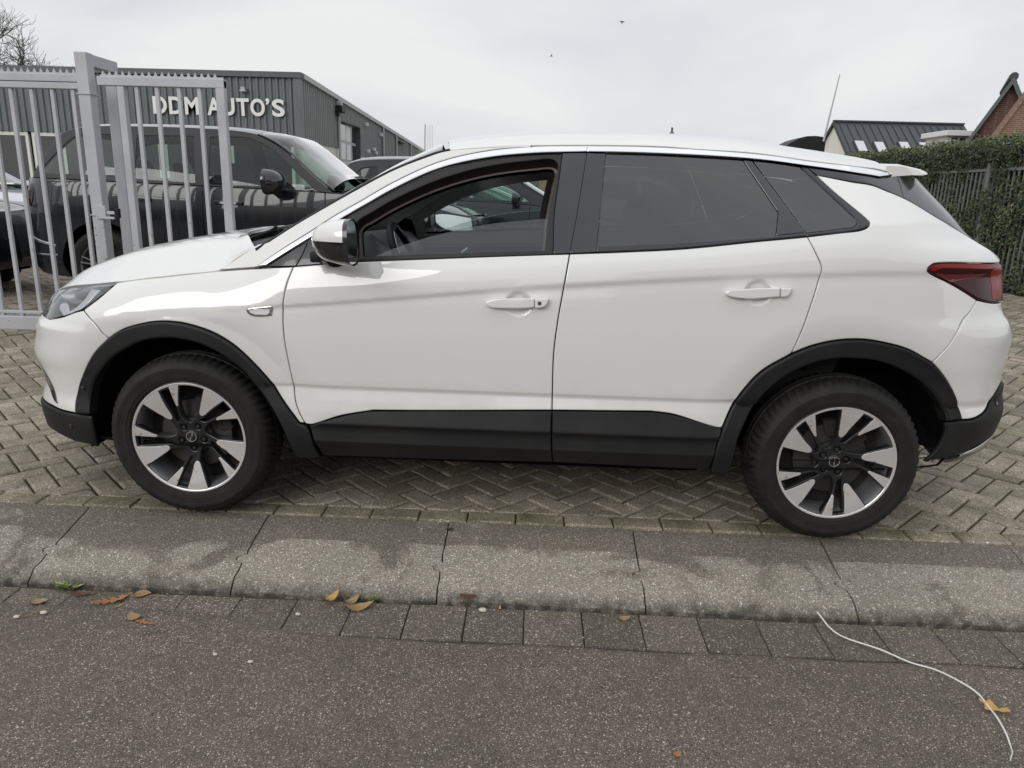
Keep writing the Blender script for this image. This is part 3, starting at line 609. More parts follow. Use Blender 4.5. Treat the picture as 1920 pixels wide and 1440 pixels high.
# --- headlight: dark housing, reflector, daylight strip, clear cover
hl = panel('headlight', WS, OUT['headlight'], 'lamp_glass', CAR, off=.002, gap=.002, edge=.004, flange=.006, grid=.02); NEAR.append(hl)
hh = panel('lamp_housing', WS, OUT['headlight'], 'black_plastic', hl, off=-.045, gap=.006, edge=.002, flange=-.04, grid=.03)
def lampsub(name, pts, mats, off, fl=.02, **k): return panel(name, WS, pts, mats, hl, off=off, gap=0, edge=.003, flange=fl, grid=.015, round_=1., **k)
def tz(l): return l
SEN = [(-1.808, .5327), (-1.897, .3584)]
lampsub('lamp_reflector', SUB['lamp_patch'], 'lamp_white', -.018)
lampsub('projector_lens', SUB['lens'], 'black_gloss', -.022)
lampsub('daylight_strip', SUB['daylight_strip'], 'lamp_white', -.010)
lampsub('daylight_strip', SUB['daylight_top'], 'lamp_white', -.010)
# --- tail light
tl = wp('taillight', 'taillight', 'dark_red_lens', off=.004, gap=.002, edge=.006, round_=1.2, grid=.02)
for k_, m_, nm in (('tail_top', 'red_glow', 'light_bar'), ('tail_red', 'red_glow', 'light_bar'), ('tail_sheen', 'lens_sheen', 'lamp_patch')):
    panel(nm, WS, SUB[k_], m_, tl, off=.0052, gap=0, edge=.002, flange=.002, grid=.02)  # the pinkish wedge is a sky reflection painted into the lens colour
# --- fender indicator in a chrome frame
ind = wp('side_indicator', 'indicator', 'chrome', off=.005, gap=0, edge=.003, grid=.01, round_=1.)
ic = np.array([p[:2] for p in OUT['indicator']]); ctr = ic.mean(0)
panel('indicator_lens', WS, [tuple(ctr + (p-ctr)*np.array((.78, .62))) for p in ic], 'lamp_white', ind, off=.0062, gap=0, edge=.002, grid=.01)
# --- door handles over the finger cups
def handle(parent, keys, lock):
    for i, key in enumerate(keys):
        P_ = SUB[key] if key in SUB else OUT[key]
        cx_ = np.mean([p[0] for p in P_])
        def bow(c, z): return .020 + .006*np.cos(np.clip((np.asarray(c)-cx_)/.1, -1, 1)*1.5)
        h_ = panel('handle' if i == 0 else 'handle_cap', WSF, P_, 'white_paint', parent, offf=bow, gap=.0006, edge=.0045, flange=.022, grid=.008, step=.006, round_=1.2)
    if lock:
        q = panel('keyhole', WSF, [(.098 + .0075*math.cos(t), .9655 + .0075*math.sin(t)) for t in np.linspace(0, 6.28, 13)[:-1]], 'disc_metal', parent, off=.0275, gap=0, edge=.001, flange=.004, grid=.006, step=.003)
WSF = Surf(W_PLAN, w_inset, .925, 0., W_FZ, W_RZ)      # the flank without the cups
handle(fd, ['handle_f', 'lock_cap'], True)
handle(rd, ['handle_r', 'handle_r2'], False)
for o in (fd, rd): pass
for px_, pz_ in ((-1.905, .585), (-1.80, .385)):        # parking sensor and cap
    pass
# --- roof and windscreen share one height sheet
_rc = CRV['roof']
_rx = [p[0] for p in _rc]
yA = herm([(-1.25, .84)] + [(p[0], -p[1]) for p in _rc] + [(1.8, .50)]); zA = herm([(-1.25, .99)] + [(p[0], p[2]) for p in _rc] + [(1.8, 1.46)])
crown = herm([(-1.3, .05), (-1.0, .05), (-.5, .055), (-.2, .072), (.27, .083), (1.0, .078), (1.6, .062)])
def roof_f(x, y):
    r = np.clip(np.abs(y)/yA(x), 0, 1.03); return zA(x) + crown(x)*(1 - r**4)
TS = HSurf(roof_f)
def both(side):      # side: list of (x, y>0) front to back -> closed outline
    return [(x, -y) + tuple(k) for x, y, *k in side] + [(x, y) + tuple(k) for x, y, *k in side[::-1]]
rs = [(x, float(yA(x)) - .001) for x in (-.28, -.15, .0, .27, .55, .75, .95, 1.15, 1.35, 1.50)]
roof_poly = [(-.35, 0), (-.33, -.3), (rs[0][0], -rs[0][1], 1)] + [(x, -y) for x, y in rs[1:-1]] + [(1.50, -rs[-1][1], 1), (1.53, -.3), (1.54, 0), (1.53, .3), (1.50, rs[-1][1], 1)] + [(x, y) for x, y in rs[1:-1][::-1]] + [(rs[0][0], rs[0][1], 1), (-.33, .3)]
roof = panel('roof', TS, roof_poly, 'white_paint', CAR, grid=.04, gap=.0, edge=.003, off=.0)
ws_ = [(x, float(yA(x)) - .001) for x in (-1.02, -.82, -.66, -.5, -.37, -.30)]
wpoly = [(-.36, 0), (-.34, .3), (-.30, ws_[-1][1], 1)] + [(x, y) for x, y in ws_[1:-1][::-1]] + [(-1.02, ws_[0][1], 1), (-1.13, .5), (-1.19, 0), (-1.13, -.5), (-1.02, -ws_[0][1], 1)] + [(x, -y) for x, y in ws_[1:-1]] + [(-.30, -ws_[-1][1], 1), (-.34, -.3)]
windscreen = panel('windscreen', TS, wpoly, 'clear_glass', CAR, grid=.05, gap=.012, edge=.002, flange=.004, off=-.002)
for s_ in (-1, 1):   # black seal down each windscreen edge
    sl = MB(); pts_ = [TS.P(np.array([x]), np.array([s_*(float(yA(x)) - .004)]))[0] + [0, 0, -.002] for x in np.linspace(-1.04, -.28, 14)]
    sl.tube(pts_, .006, 6); sl.obj('windscreen_seal', 'rubber_seal', CAR, smooth=True)
panel('headliner', TS, [(-.2, -.55, 1), (1.45, -.50, 1), (1.45, .50, 1), (-.2, .55, 1)], 'headliner', CAR, grid=.1, off=-.05, flange=.01)
# --- spoiler
pr = [(1.50, 1.545), (1.60, 1.545), (1.70, 1.529), (1.738, 1.518), (1.742, 1.513), (1.733, 1.508), (1.66, 1.500), (1.50, 1.480)]
ys = np.sin(np.linspace(-math.pi/2, math.pi/2, 21)); v = []; f = []
for t in ys:
    y = .575*t; k = abs(t)**3; top = roof_f(np.array([1.5]), np.array([y]))[0]
    for x, z in pr:
        kk = float(smooth01((abs(t)-.82)/.18)); zt_ = float(np.interp(x, [1.5, 1.6, 1.7, 1.742], [1.545, 1.545, 1.529, 1.513])); z2 = z + (zt_ - z)*.30*kk if z < zt_ - .004 else z
        v.append((1.5 + (x-1.5)*(1 - .10*t*t - .25*k**3), y, z2 - .014*k - .006*kk))
n = len(pr)
for i in range(20):
    for j in range(n): f.append((i*n+j, (i+1)*n+j, (i+1)*n+(j+1) % n, i*n+(j+1) % n))
f.append(tuple(range(n))); f.append(tuple(20*n+j for j in range(n)))
b_ = MB().add(v, f); b_.obj('spoiler', 'white_paint', CAR, smooth=50)
# --- tailgate and rear window
cm = WS.cmax
tg = panel('tailgate', WS, [(2.26, 1.235, 1), (cm, 1.235, 1), (cm, .985, 1), (2.6, .985, 1), (2.62, 1.12, 1), (2.22, 1.145, 1)], 'white_paint', CAR, off=-.006, grid=.04); NEAR.append(tg)
rw = panel('rear_window', WS, [(2.20, 1.48, 1), (cm, 1.48, 1), (cm, 1.24, 1), (2.25, 1.24, 1)], 'privacy_glass', CAR, off=-.008, grid=.05, gap=0, flange=.004); NEAR.append(rw)
# --- grille, bonnet, cowl
gr = panel('grille', WS, [(WS.cmin, .795, 1), (-2.33, .795, 1), (-2.42, .64, 1), (WS.cmin, .60, 1)], 'black_gloss', CAR, off=.004, grid=.05, gap=0); NEAR.append(gr)
cb = panel('chrome_bar', WS, [(WS.cmin, .76, 1), (-2.40, .77, 1), (-2.40, .745, 1), (WS.cmin, .73, 1)], 'chrome', CAR, off=.008, grid=.03, gap=0, edge=.005, round_=1.); NEAR.append(cb)
fs_ = panel('fog_lamp_slot', WS, [(-2.20, .60, 1), (-2.10, .56), (-2.02, .48), (-1.985, .44, 1), (-2.02, .45), (-2.12, .51), (-2.24, .55, 1)], 'black_gloss', CAR, off=.003, grid=.02, gap=0, edge=.002); NEAR.append(fs_)
for c0, z0, k_ in ((SEN[0][0], SEN[0][1], 'a'), (SEN[1][0], SEN[1][1], 'b')):
    s_ = panel('parking_sensor', WS, [(c0 + .009*math.cos(t), z0 + .009*math.sin(t)) for t in np.linspace(0, 6.28, 13)[:-1]], 'black_gloss', CAR, off=.0265 if k_ == 'a' else .014, gap=0, edge=.002, flange=.004, grid=.006, step=.004); NEAR.append(s_)
s_ = panel('parking_sensor', WS, [(2.064 + .011*math.cos(t), .571 + .011*math.sin(t)) for t in np.linspace(0, 6.28, 13)[:-1]], 'black_gloss', CAR, off=.016, gap=0, edge=.002, flange=.004, grid=.006, step=.004); NEAR.append(s_)
_hc = CRV['hood']
yE = herm([(-2.2, .30)] + [(p[0], -p[1]) for p in _hc[:-2]] + [(-1.0, .80)]); zE = herm([(-2.2, .86)] + [(p[0], p[2]) for p in _hc[:-2]] + [(-1.12, 1.095), (-1.03, 1.148)])
hcr = herm([(-2.2, .0), (-2.15, .02), (-2.05, .050), (-1.9, .092), (-1.64, .138), (-1.34, .148), (-1.19, .142), (-1.1, .09), (-1.0, .03)])
hpr = herm([(0, 1), (.5, .94), (.74, .80), (.80, .70), (.86, .50), (.93, .24), (1, 0), (1.1, -.3)])
def hood_f(x, y): return zE(x) + hcr(x)*hpr(np.clip(np.abs(y)/yE(x), 0, 1.1))
HS = HSurf(hood_f)
hs = [(x, float(yE(x))) for x in (-2.07, -1.95, -1.785, -1.64, -1.47, -1.33, -1.20, -1.11, -1.04)]
hp = [(-2.185, 0), (-2.155, -.3), (-2.07, -hs[0][1], 1)] + [(x, -y) for x, y in hs[1:-1]] + [(hs[-1][0], -hs[-1][1], 1), (-1.17, -.55), (-1.25, -.3), (-1.27, 0), (-1.25, .3), (-1.17, .55), (hs[-1][0], hs[-1][1], 1)] + [(x, y) for x, y in hs[1:-1][::-1]] + [(-2.07, hs[0][1], 1), (-2.155, .3)]
bonnet = panel('bonnet', HS, hp, 'white_paint', CAR, grid=.025, gap=.002, edge=.004)
def cowl_f(x, y): return 1.128 - .10*np.clip(np.abs(y)/.8, 0, 1)**3*0 + (np.asarray(x)+1.2)*.05 + 0*y
cw = panel('cowl', HSurf(lambda x, y: 1.135 - .02*np.abs(y) + (np.asarray(x)+1.2)*.15), [(-1.29, 0), (-1.27, -.4), (-1.2, -.62), (-1.05, -.78, 1), (-.98, -.74, 1), (-1.08, -.4), (-1.11, 0), (-1.08, .4), (-.98, .74, 1), (-1.05, .78, 1), (-1.2, .62), (-1.27, .4)], 'black_plastic', CAR, grid=.05)
wpz = MB(); wpz.tube([(-1.14, -.62, 1.155), (-1.12, -.35, 1.185), (-1.13, .05, 1.19)], .007, 6); wpz.tube([(-1.16, -.20, 1.15), (-1.13, -.32, 1.19), (-1.10, -.40, 1.195)], .010, 6)
wpz.obj('wiper', 'black_plastic', CAR, smooth=True)
# --- shut line between bonnet side and windscreen pillar foot is left open by the panel gaps

# --- door mirror
def rrect(th, a, b, p=3.2):
    c, s = math.cos(th), math.sin(th); k = (abs(c/a)**p + abs(s/b)**p)**(-1/p); return k*c, k*s
def mirror_shell(t0, t1, nt, zlo, zhi, nth=36, sc_=1., close=True):
    v = []; f = []
    for i in range(nt+1):
        t = t0 + (t1-t0)*i/nt; k = max(1 - abs(t)**2.6, 0)**.5*sc_ if t < 1 else 0.02
        for j in range(nth):
            y, z = rrect(2*math.pi*j/nth, .098, .083, 2.9)
            x = -.590 - .155*t
            yy = -1.035 + y*k + .028*t; zz = 1.183 + z*k*(1.0 if z > 0 else 1.0) - .0*t
            x += .040*(zz - 1.20) * (1-t) * -1.2 + (.10*(yy+1.13) if yy > -1.13 else 0)*-.25
            zz = min(max(zz, zlo), zhi)
            v.append((x, yy, zz))
        if i:
            for j in range(nth):
                a, b = (i-1)*nth+j, (i-1)*nth+(j+1) % nth; f.append((a, b, b+nth, a+nth))
    if close: f.append(tuple(range(nt*nth, nt*nth+nth)))
    return v, f
b_ = MB(); b_.add(*mirror_shell(.06, .985, 14, 1.1885, 2.)); dm = b_.obj('door_mirror', 'white_paint', CAR, smooth=55)
b_ = MB(); b_.add(*mirror_shell(.05, .985, 14, 0, 1.186, sc_=.985)); b_.obj('mirror_base', 'black_gloss', dm, smooth=60)
b_ = MB(); b_.add(*mirror_shell(-.03, .08, 3, 0, 2, sc_=1.01)); b_.obj('mirror_rim', 'trim_grey', dm, smooth=60)
b_ = MB(); v, f = mirror_shell(-.01, 0, 1, 0, 2, sc_=.94, close=False); v = v[36:]; b_.add(v, [tuple(range(36))]); b_.obj('mirror_glass', 'chrome', dm)
b_ = MB(); b_.tube([(-.66, -1.02, 1.115), (-.70, -.96, 1.112), (-.72, -.90, 1.115), (-.72, -.84, 1.12)], [.036, .033, .030, .035], 12, flat=(1, .75)); b_.box(-.775, -.725, -.965, -.885, 1.098, 1.140, .008); b_.obj('mirror_arm', 'black_plastic', dm, smooth=50)
NEAR.append(dm)

# --- wheels
R_ = .2475
class FSurf:
    def d(s, u, v): r = np.hypot(u, v); return np.interp(r, [0, .05, .08, .14, .20, .232, .25], [.030, .030, .026, .016, .006, .003, .003])
    def P(s, u, v, off=0.):
        u = np.asarray(u, float); v = np.asarray(v, float); return np.stack([u, s.d(u, v) - off, v], -1)
    def N(s, u, v):
        e = 1e-3; a = s.P(u+e, v)-s.P(u-e, v); b = s.P(u, v+e)-s.P(u, v-e); n = np.cross(a, b); return n/np.linalg.norm(n, axis=-1, keepdims=True)
FS = FSurf()
def pol(l, th0): return [(R_*r*math.cos(math.radians(a+th0)), R_*r*math.sin(math.radians(a+th0))) + tuple(k) for r, a, *k in l]
WIN = [(.925, 12.3, 1), (.935, 24), (.925, 36.6, 1), (.62, 45.5), (.50, 49.5), (.40, 51.5), (.315, 49), (.262, 42), (.25, 34), (.28, 24.5), (.36, 15), (.45, 10.5), (.58, 11.8)]
SLOT = [(.905, -12.2, 1), (.905, -22.8, 1), (.60, -20.0), (.36, -12, 1), (.33, 3, 1), (.60, -8.2)]
WIDE = [(.945, 11.0, 1), (.95, 0), (.945, -11.4, 1), (.64, -6.0), (.47, -1.5), (.435, 3), (.455, 8.0), (.60, 10.2)]
NARR = [(.945, -23.6, 1), (.95, -29), (.945, -34.3, 1), (.64, -26.6), (.57, -23.8), (.585, -21.7), (.70, -22.2)]
circ = [(R_*.945*math.cos(t), R_*.945*math.sin(t)) for t in np.linspace(0, 2*math.pi, 61)[:-1]]
hubs = [[(R_*.205*math.cos(math.radians(58.7+72*k)) + .0155*math.cos(t), R_*.205*math.sin(math.radians(58.7+72*k)) + .0155*math.sin(t)) for t in np.linspace(0, 2*math.pi, 13)[:-1]] for k in range(5)]
th0 = 58.7
wheel = panel('wheel', FS, circ, 'alloy_dark', CAR, holes=[pol(WIN, th0+72*k) for k in range(5)] + [pol(SLOT, th0+72*k) for k in range(5)] + hubs, grid=.008, step=.006, gap=0, edge=.004, flange=.034, round_=1.)
for k in range(5):
    panel('spoke_face', FS, pol(WIDE, th0+72*k), 'machined_alloy', wheel, off=.0012, gap=0, edge=.0012, flange=.003, grid=.01, step=.006)
    panel('spoke_face', FS, pol(NARR, th0+72*k), 'machined_alloy', wheel, off=.0012, gap=0, edge=.0012, flange=.003, grid=.01, step=.006)
b_ = MB(); b_.lathe([(.2300, .004), (.2325, .0012), (.2375, .0), (.2405, .0008)], 72, 'y'); b_.obj('rim_lip', 'machined_alloy', wheel, smooth=True)
b_ = MB(); b_.lathe([(.2403, .0008), (.2435, .001), (.2478, .003), (.2470, .010)], 72, 'y'); b_.obj('rim_flange', 'alloy_dark', wheel, smooth=True)
b_ = MB(); b_.lathe([(.236, .003), (.228, .012), (.222, .035), (.218, .045), (.217, .20), (.232, .215)], 72, 'y'); b_.obj('rim_barrel', 'alloy_barrel', wheel, smooth=40)
b_ = MB(); b_.lathe([(.0001, .024), (.024, .0245), (.0275, .0265), (.029, .031)], 40, 'y'); cap = b_.obj('wheel_cap', 'alloy_dark', wheel, smooth=True)
b_ = MB(); b_.lathe([(.0185, .0238), (.0190, .0222), (.0205, .0218), (.0220, .0222), (.0225, .0245)], 40, 'y')   # ring badge with a bolt across
zz = [(-.0245, .0035), (-.004, .0065), (-.0045, .0015), (.0245, -.0035), (.004, -.0065), (.0045, -.0015)]
b_.prism([(q[1]*0 + q[0]*math.cos(1.45) - q[1]*math.sin(1.45), q[0]*math.sin(1.45) + q[1]*math.cos(1.45)) for q in zz], .0215, .0245); b_.obj('badge', 'chrome', wheel, smooth=40)
for k in range(5):
    a = math.radians(th0+72*k); b_ = MB(); b_.lathe([(.0001, .028), (.008, .0285), (.0095, .031), (.0095, .05)], 6, 'y', M=Matrix.Translation((R_*.205*math.cos(a), 0, R_*.205*math.sin(a)))); b_.obj('wheel_nut', 'cast_iron', wheel)
b_ = MB(); b_.lathe([(.05, .055), (.075, .055), (.078, .075), (.150, .078), (.152, .098), (.08, .10)], 60, 'y'); b_.obj('brake_disc', 'disc_metal', wheel, smooth=35)
b_ = MB(); b_.lathe([(.10, .062), (.165, .062), (.172, .075), (.172, .115), (.10, .118)], 10, 'y', arc=(.2, 1.5)); b_.lathe([(.0001, .04), (.05, .042), (.06, .06)], 20, 'y'); b_.lathe([(.10, .12), (.21, .12)], 32, 'y'); b_.lathe([(.0001, .121), (.11, .121)], 32, 'y'); b_.obj('brake_caliper', 'cast_iron', wheel, smooth=35)
prof = [(.232, .010), (.243, .004), (.250, -.002), (.2505, -.003), (.262, -.0055), (.2635, -.0075), (.276, -.0085), (.290, -.0095), (.2915, -.0105), (.3035, -.0105), (.305, -.009), (.318, -.004), (.329, .006), (.337, .018), (.343, .029), (.3475, .042), (.3495, .055),
        (.3505, .066), (.343, .068), (.343, .075), (.3515, .077), (.3535, .095), (.345, .097), (.345, .103), (.3535, .105), (.3515, .123), (.343, .125), (.343, .132), (.3505, .134), (.3475, .158), (.343, .171), (.33, .19), (.30, .203), (.262, .200), (.232, .19)]
NP = 66; nc = NP*4; v = []; f = []
for k in range(nc):
    ph = k % 4
    for i, (r, y) in enumerate(prof):
        tw = (abs(y-.1)*1.6)             # grooves sweep back
        th = 2*math.pi*(k + [0, 0, .0, 0][ph])/nc + tw*.35
        if ph in (2, 3) and (12 <= i <= 17 or 28 <= i <= 31): r -= .0065*min(1, (i-11)/3 if i < 20 else 1)
        q = [r*math.cos(th), y, r*math.sin(th)]
        if q[2] < -HUBZ+.001: q[2] = -HUBZ + .001
        v.append(q)
m_ = len(prof)
for k in range(nc):
    for i in range(m_-1): f.append((k*m_+i, ((k+1) % nc)*m_+i, ((k+1) % nc)*m_+i+1, k*m_+i+1))
tyre = MB().add(v, f).obj('tyre', 'tyre_rubber', wheel, smooth=28)
wheel.location = (-HUBX, -.897, HUBZ)
w2 = wheel.copy(); COL.objects.link(w2); w2.location = (HUBX, -.897, HUBZ); w2.rotation_euler.y = -math.radians(81-58.7)
for ch in kids(wheel):
    d = ch.copy(); COL.objects.link(d); d.parent = w2
    if ch.name.startswith('tyre'): d.rotation_euler.y = math.radians(81-58.7)
NEAR += [wheel, w2]
# --- wheel wells
for hx in (-HUBX, HUBX + .03):
    b_ = MB(); b_.lathe([(.470, -.83), (.458, -.79), (.45, -.50), (.05, -.50)], 40, 'y', M=Matrix.Translation((hx, 0, HUBZ)), arc=(-.10 if hx < 0 else .20, math.pi+(.17 if hx < 0 else .10)))
    o = b_.obj('wheel_well', 'dark_void', CAR, smooth=40); NEAR.append(o)
if 0: b_ = MB(); b_.tube([(-.985+ -.72, -.80, .13), (-1.70, -.80, .25), (-1.72, -.80, .45)], .05, 8, flat=(1.6, .3)); o = b_.obj('splash_guard', 'black_plastic', CAR, smooth=40); NEAR.append(o)
# --- underbody
b_ = MB(); b_.box(-.90, .86, -.60, .60, .17, .34, .02); b_.box(-1.9, -.9, -.50, .50, .24, .45, .02); b_.box(.85, 1.72, -.50, .50, .27, .45, .02); b_.obj('underbody', 'dark_void', CAR)

# --- interior
b_ = MB(); prof_ = [(-1.12, .90), (-1.05, 1.08), (-.95, 1.125), (-.80, 1.145), (-.68, 1.13), (-.61, 1.07), (-.60, .98), (-.66, .85), (-.66, .60), (-1.0, .60)]
vv = []; ff = []; n = len(prof_); ysn = np.linspace(-.76, .76, 15)
for y in ysn:
    hood_b = .045*math.exp(-((y+.36)/.16)**2)
    for x, z in prof_: vv.append((x + (.03 if -.62 < x else 0)*0, y, z + (hood_b if z > 1.1 else 0)))
for i in range(14):
    for j in range(n): ff.append((i*n+j, i*n+(j+1) % n, (i+1)*n+(j+1) % n, (i+1)*n+j))
ff.append(tuple(range(n))); ff.append(tuple(14*n+j for j in range(n)))
dash = b_.add(vv, ff).obj('dashboard', 'dash_plastic', CAR, smooth=45)
b_ = MB(); b_.box(-.615, -.600, -.14, .12, 1.02, 1.12, .006, M=Matrix.Rotation(.15, 4, 'Y') @ Matrix.Translation((.17, 0, -.08))); b_.obj('screen', 'screen_grey', dash)
b_ = MB(); Mw = Matrix.Translation((-.50, -.37, 1.045)) @ Matrix.Rotation(math.radians(-24), 4, 'Y')
ring = [Mw @ Vector((0, .185*math.cos(t), .185*math.sin(t))) for t in np.linspace(0, 2*math.pi, 41)]
b_.tube(ring, .017, 10, caps=False)
for a in (0, math.pi, -math.pi/2): b_.tube([Mw @ Vector((-.02, 0, 0)), Mw @ Vector((-.01, .18*math.cos(a), .18*math.sin(a)))], .016, 6, flat=(1, 1))
b_.lathe([(.0001, .0), (.06, -.005), (.07, -.04)], 20, 'x', M=Mw); stw = b_.obj('steering_wheel', 'black_plastic', CAR, smooth=True)
b_ = MB(); b_.tube([Mw @ Vector((.013, .175*math.cos(t), .175*math.sin(t))) for t in np.linspace(.3, 2.8, 20)], .003, 6); b_.obj('wheel_trim', 'satin_chrome', stw)
def seat(x, y):
    b_ = MB(); b_.box(x-.25, x+.25, y-.24, y+.24, .50, .66, .05); M = Matrix.Translation((x+.24, y, .62)) @ Matrix.Rotation(math.radians(17), 4, 'Y')
    b_.box(-.06, .07, -.235, .235, 0, .60, .05, M=M); s = b_.obj('seat', 'seat_cloth', CAR, smooth=40)
    b_ = MB(); b_.box(-.045, .045, -.13, .13, .63, .80, .04, M=M); b_.tube([M @ Vector((0, -.06, .58)), M @ Vector((0, -.06, .66))], .006, 6); b_.tube([M @ Vector((0, .06, .58)), M @ Vector((0, .06, .66))], .006, 6); b_.obj('headrest', 'seat_cloth', s, smooth=40)
seat(.16, -.37); seat(.16, .37)
b_ = MB(); b_.box(.85, 1.3, -.62, .62, .5, .68, .05); M = Matrix.Translation((1.3, 0, .62)) @ Matrix.Rotation(math.radians(22), 4, 'Y'); b_.box(-.06, .08, -.62, .62, 0, .58, .05, M=M); rs_ = b_.obj('rear_seat', 'seat_cloth', CAR, smooth=40)
for y in (-.4, 0, .4):
    b_ = MB(); b_.box(-.04, .04, -.13, .13, .59, .74, .035, M=Matrix.Translation((0, y, 0)) @ M); b_.obj('headrest', 'seat_cloth', rs_, smooth=40)
b_ = MB(); b_.box(-.44, -.40, -.10, .12, 1.40, 1.455, .015); b_.tube([(-.42, 0, 1.45), (-.47, 0, 1.49)], .008, 6); b_.obj('rear_view_mirror', 'black_plastic', CAR, smooth=40)
b_ = MB(); b_.box(-.85, .85, -.78, .78, .30, .34); b_.box(.85, 1.70, -.5, .5, .30, .34); b_.box(1.80, 1.84, -.6, .6, .34, 1.0); b_.obj('cabin_floor', 'dark_void', CAR)
# linings inside pillars and window frame
for key, hol in (('a_pillar', ()),):
    o = panel('pillar_lining', WS, [(c, z) + tuple(k) for c, z, *k in OUT[key]], 'headliner', CAR, off=-.072, gap=-.02, edge=.004, flange=-.02, grid=.03); NEAR.append(o)
panel('frame_lining', WS, OUT['window_frame'], 'lining_brown', CAR, holes=[OUT['window_opening']], off=-.068, gap=-.017, edge=.003, flange=-.02, grid=.03)
o = panel('frame_lining', WS, OUT['window_frame'], 'headliner', CAR, holes=[OUT['window_opening']], off=-.068, gap=-.030, edge=.003, flange=-.02, grid=.03); o.scale.y = -1
o = panel('pillar_lining', WS, OUT['b_pillar_front'], 'dash_plastic', CAR, off=-.06, gap=-.01, edge=.004, grid=.03); NEAR.append(o)

for o in NEAR: mirror_part(o)
o = panel('side_window', WS, OUT['window_opening'], 'green_glass', CAR, off=-.03, gap=-.004, edge=.001, flange=.003, grid=.05); o.scale.y = -1
# ================================================================ ground
random.seed(7); rng = np.random.default_rng(7)
def stone_mat(name, base, dark, light, cell=190, fleck=.9, wear=1., islandvar=.25, moss=0., rough=.82, stain=None):
    def bld(nt, b):
        t = NT(nt); v = t.coord('World')
        vo = t.n('ShaderNodeTexVoronoi'); vo.inputs['Scale'].default_value = cell; t.l(v, vo.inputs['Vector'])
        sp = t.n('ShaderNodeSeparateColor'); t.l(vo.outputs['Color'], sp.inputs[0])
        vo2 = t.n('ShaderNodeTexVoronoi'); vo2.inputs['Scale'].default_value = cell*.30; t.l(v, vo2.inputs['Vector'])
        sp2 = t.n('ShaderNodeSeparateColor'); t.l(vo2.outputs['Color'], sp2.inputs[0])
        vf = t.n('ShaderNodeTexVoronoi'); vf.inputs['Scale'].default_value = cell*2.1; t.l(v, vf.inputs['Vector']); sf = t.n('ShaderNodeSeparateColor'); t.l(vf.outputs['Color'], sf.inputs[0])
        c = t.mix(t.ramp(t.math('ADD', t.math('MULTIPLY', sp.outputs[0], .55), t.math('MULTIPLY', sf.outputs[0], .45)), [(.12, 0.), (.5, .5), (.88, 1.)]), tuple(q*.8 for q in dark), tuple(min(1, q*1.22) for q in base))
        c = t.mix(t.ramp(sp.outputs[1], [(fleck, 0.), (min(.99, fleck+.08), 1.)]), c, light)
        f2 = t.math('MULTIPLY', t.ramp(sp2.outputs[0], [(.972, 0.), (.982, 1.)]), t.ramp(vo2.outputs['Distance'], [(.25, 1.), (.4, 0.)]))
        c = t.mix(t.math('MULTIPLY', f2, .8), c, tuple(min(1, q*1.15) for q in light))
        n1 = t.noise(v, 1.7, 6, .6); n2 = t.noise(v, 12, 5, .62)
        c = t.mix(t.math('MULTIPLY', t.ramp(n1, [(.35, 0.), (.68, 1.)]), .35*wear), c, tuple(q*.62 for q in base), 'MIX')
        c = t.mix(t.math('MULTIPLY', t.ramp(n2, [(.45, 0.), (.75, 1.)]), .30*wear), c, tuple(q*.75 for q in dark))
        if islandvar:
            rnd = t.math('ADD', t.math('MULTIPLY', t.island(), .5), t.math('MULTIPLY', t.objrand(), .5))
            k = t.ramp(t.island(), [(0., 1-islandvar), (1., 1+islandvar)])
            k2 = t.ramp(t.objrand(), [(0., 1-islandvar*.8), (1., 1+islandvar*.8)])
            c = t.mix(1., c, k, 'MULTIPLY'); c = t.mix(1., c, k2, 'MULTIPLY')
        if moss:
            nm = t.noise(v, 5, 5, .6); c = t.mix(t.math('MULTIPLY', t.ramp(nm, [(.42, 0.), (.68, 1.)]), moss), c, (.085, .088, .030))
        big = t.noise(v, .8, 3, .55, .5); c = t.mix(1., c, t.ramp(big, [(.3, .86), (.7, 1.12)]), 'MULTIPLY')
        sn = t.noise(v, 4.2, 4, .5); c = t.mix(t.math('MULTIPLY', t.ramp(sn, [(.66, 0.), (.74, 1.)]), .28*wear), c, (.075, .050, .036))
        if stain: c = stain(t, c, v)
        t.l(c, b.inputs['Base Color'])
        h = t.math('ADD', t.math('MULTIPLY', vo.outputs['Distance'], -1.), t.math('MULTIPLY', n2, .6))
        t.l(t.bump(h, .55, .0035), b.inputs['Normal'])
    return mat(name, rough=rough, build=bld, spec=.25)
stone_mat('paver_stone', (.455, .395, .318), (.17, .145, .112), (.80, .75, .62), cell=230, fleck=.90, moss=.45, islandvar=.26)
stone_mat('border_stone', (.38, .335, .250), (.165, .142, .102), (.76, .71, .58), cell=230, fleck=.90, moss=.7, islandvar=.18)
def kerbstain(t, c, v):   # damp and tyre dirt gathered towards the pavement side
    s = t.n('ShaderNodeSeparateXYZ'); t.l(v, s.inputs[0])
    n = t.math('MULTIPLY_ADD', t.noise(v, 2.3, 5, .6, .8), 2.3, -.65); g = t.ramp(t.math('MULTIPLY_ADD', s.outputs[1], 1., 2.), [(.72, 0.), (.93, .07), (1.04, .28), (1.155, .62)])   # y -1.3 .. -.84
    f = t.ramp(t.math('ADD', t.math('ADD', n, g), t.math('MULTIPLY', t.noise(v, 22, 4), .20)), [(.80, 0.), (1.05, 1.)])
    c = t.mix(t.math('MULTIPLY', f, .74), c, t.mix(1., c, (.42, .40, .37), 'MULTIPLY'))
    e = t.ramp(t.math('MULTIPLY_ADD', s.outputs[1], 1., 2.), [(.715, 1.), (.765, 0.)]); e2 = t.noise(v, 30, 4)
    return t.mix(t.math('MULTIPLY', e, t.ramp(e2, [(.3, .35), (.6, .9)])), c, (.05, .046, .038))
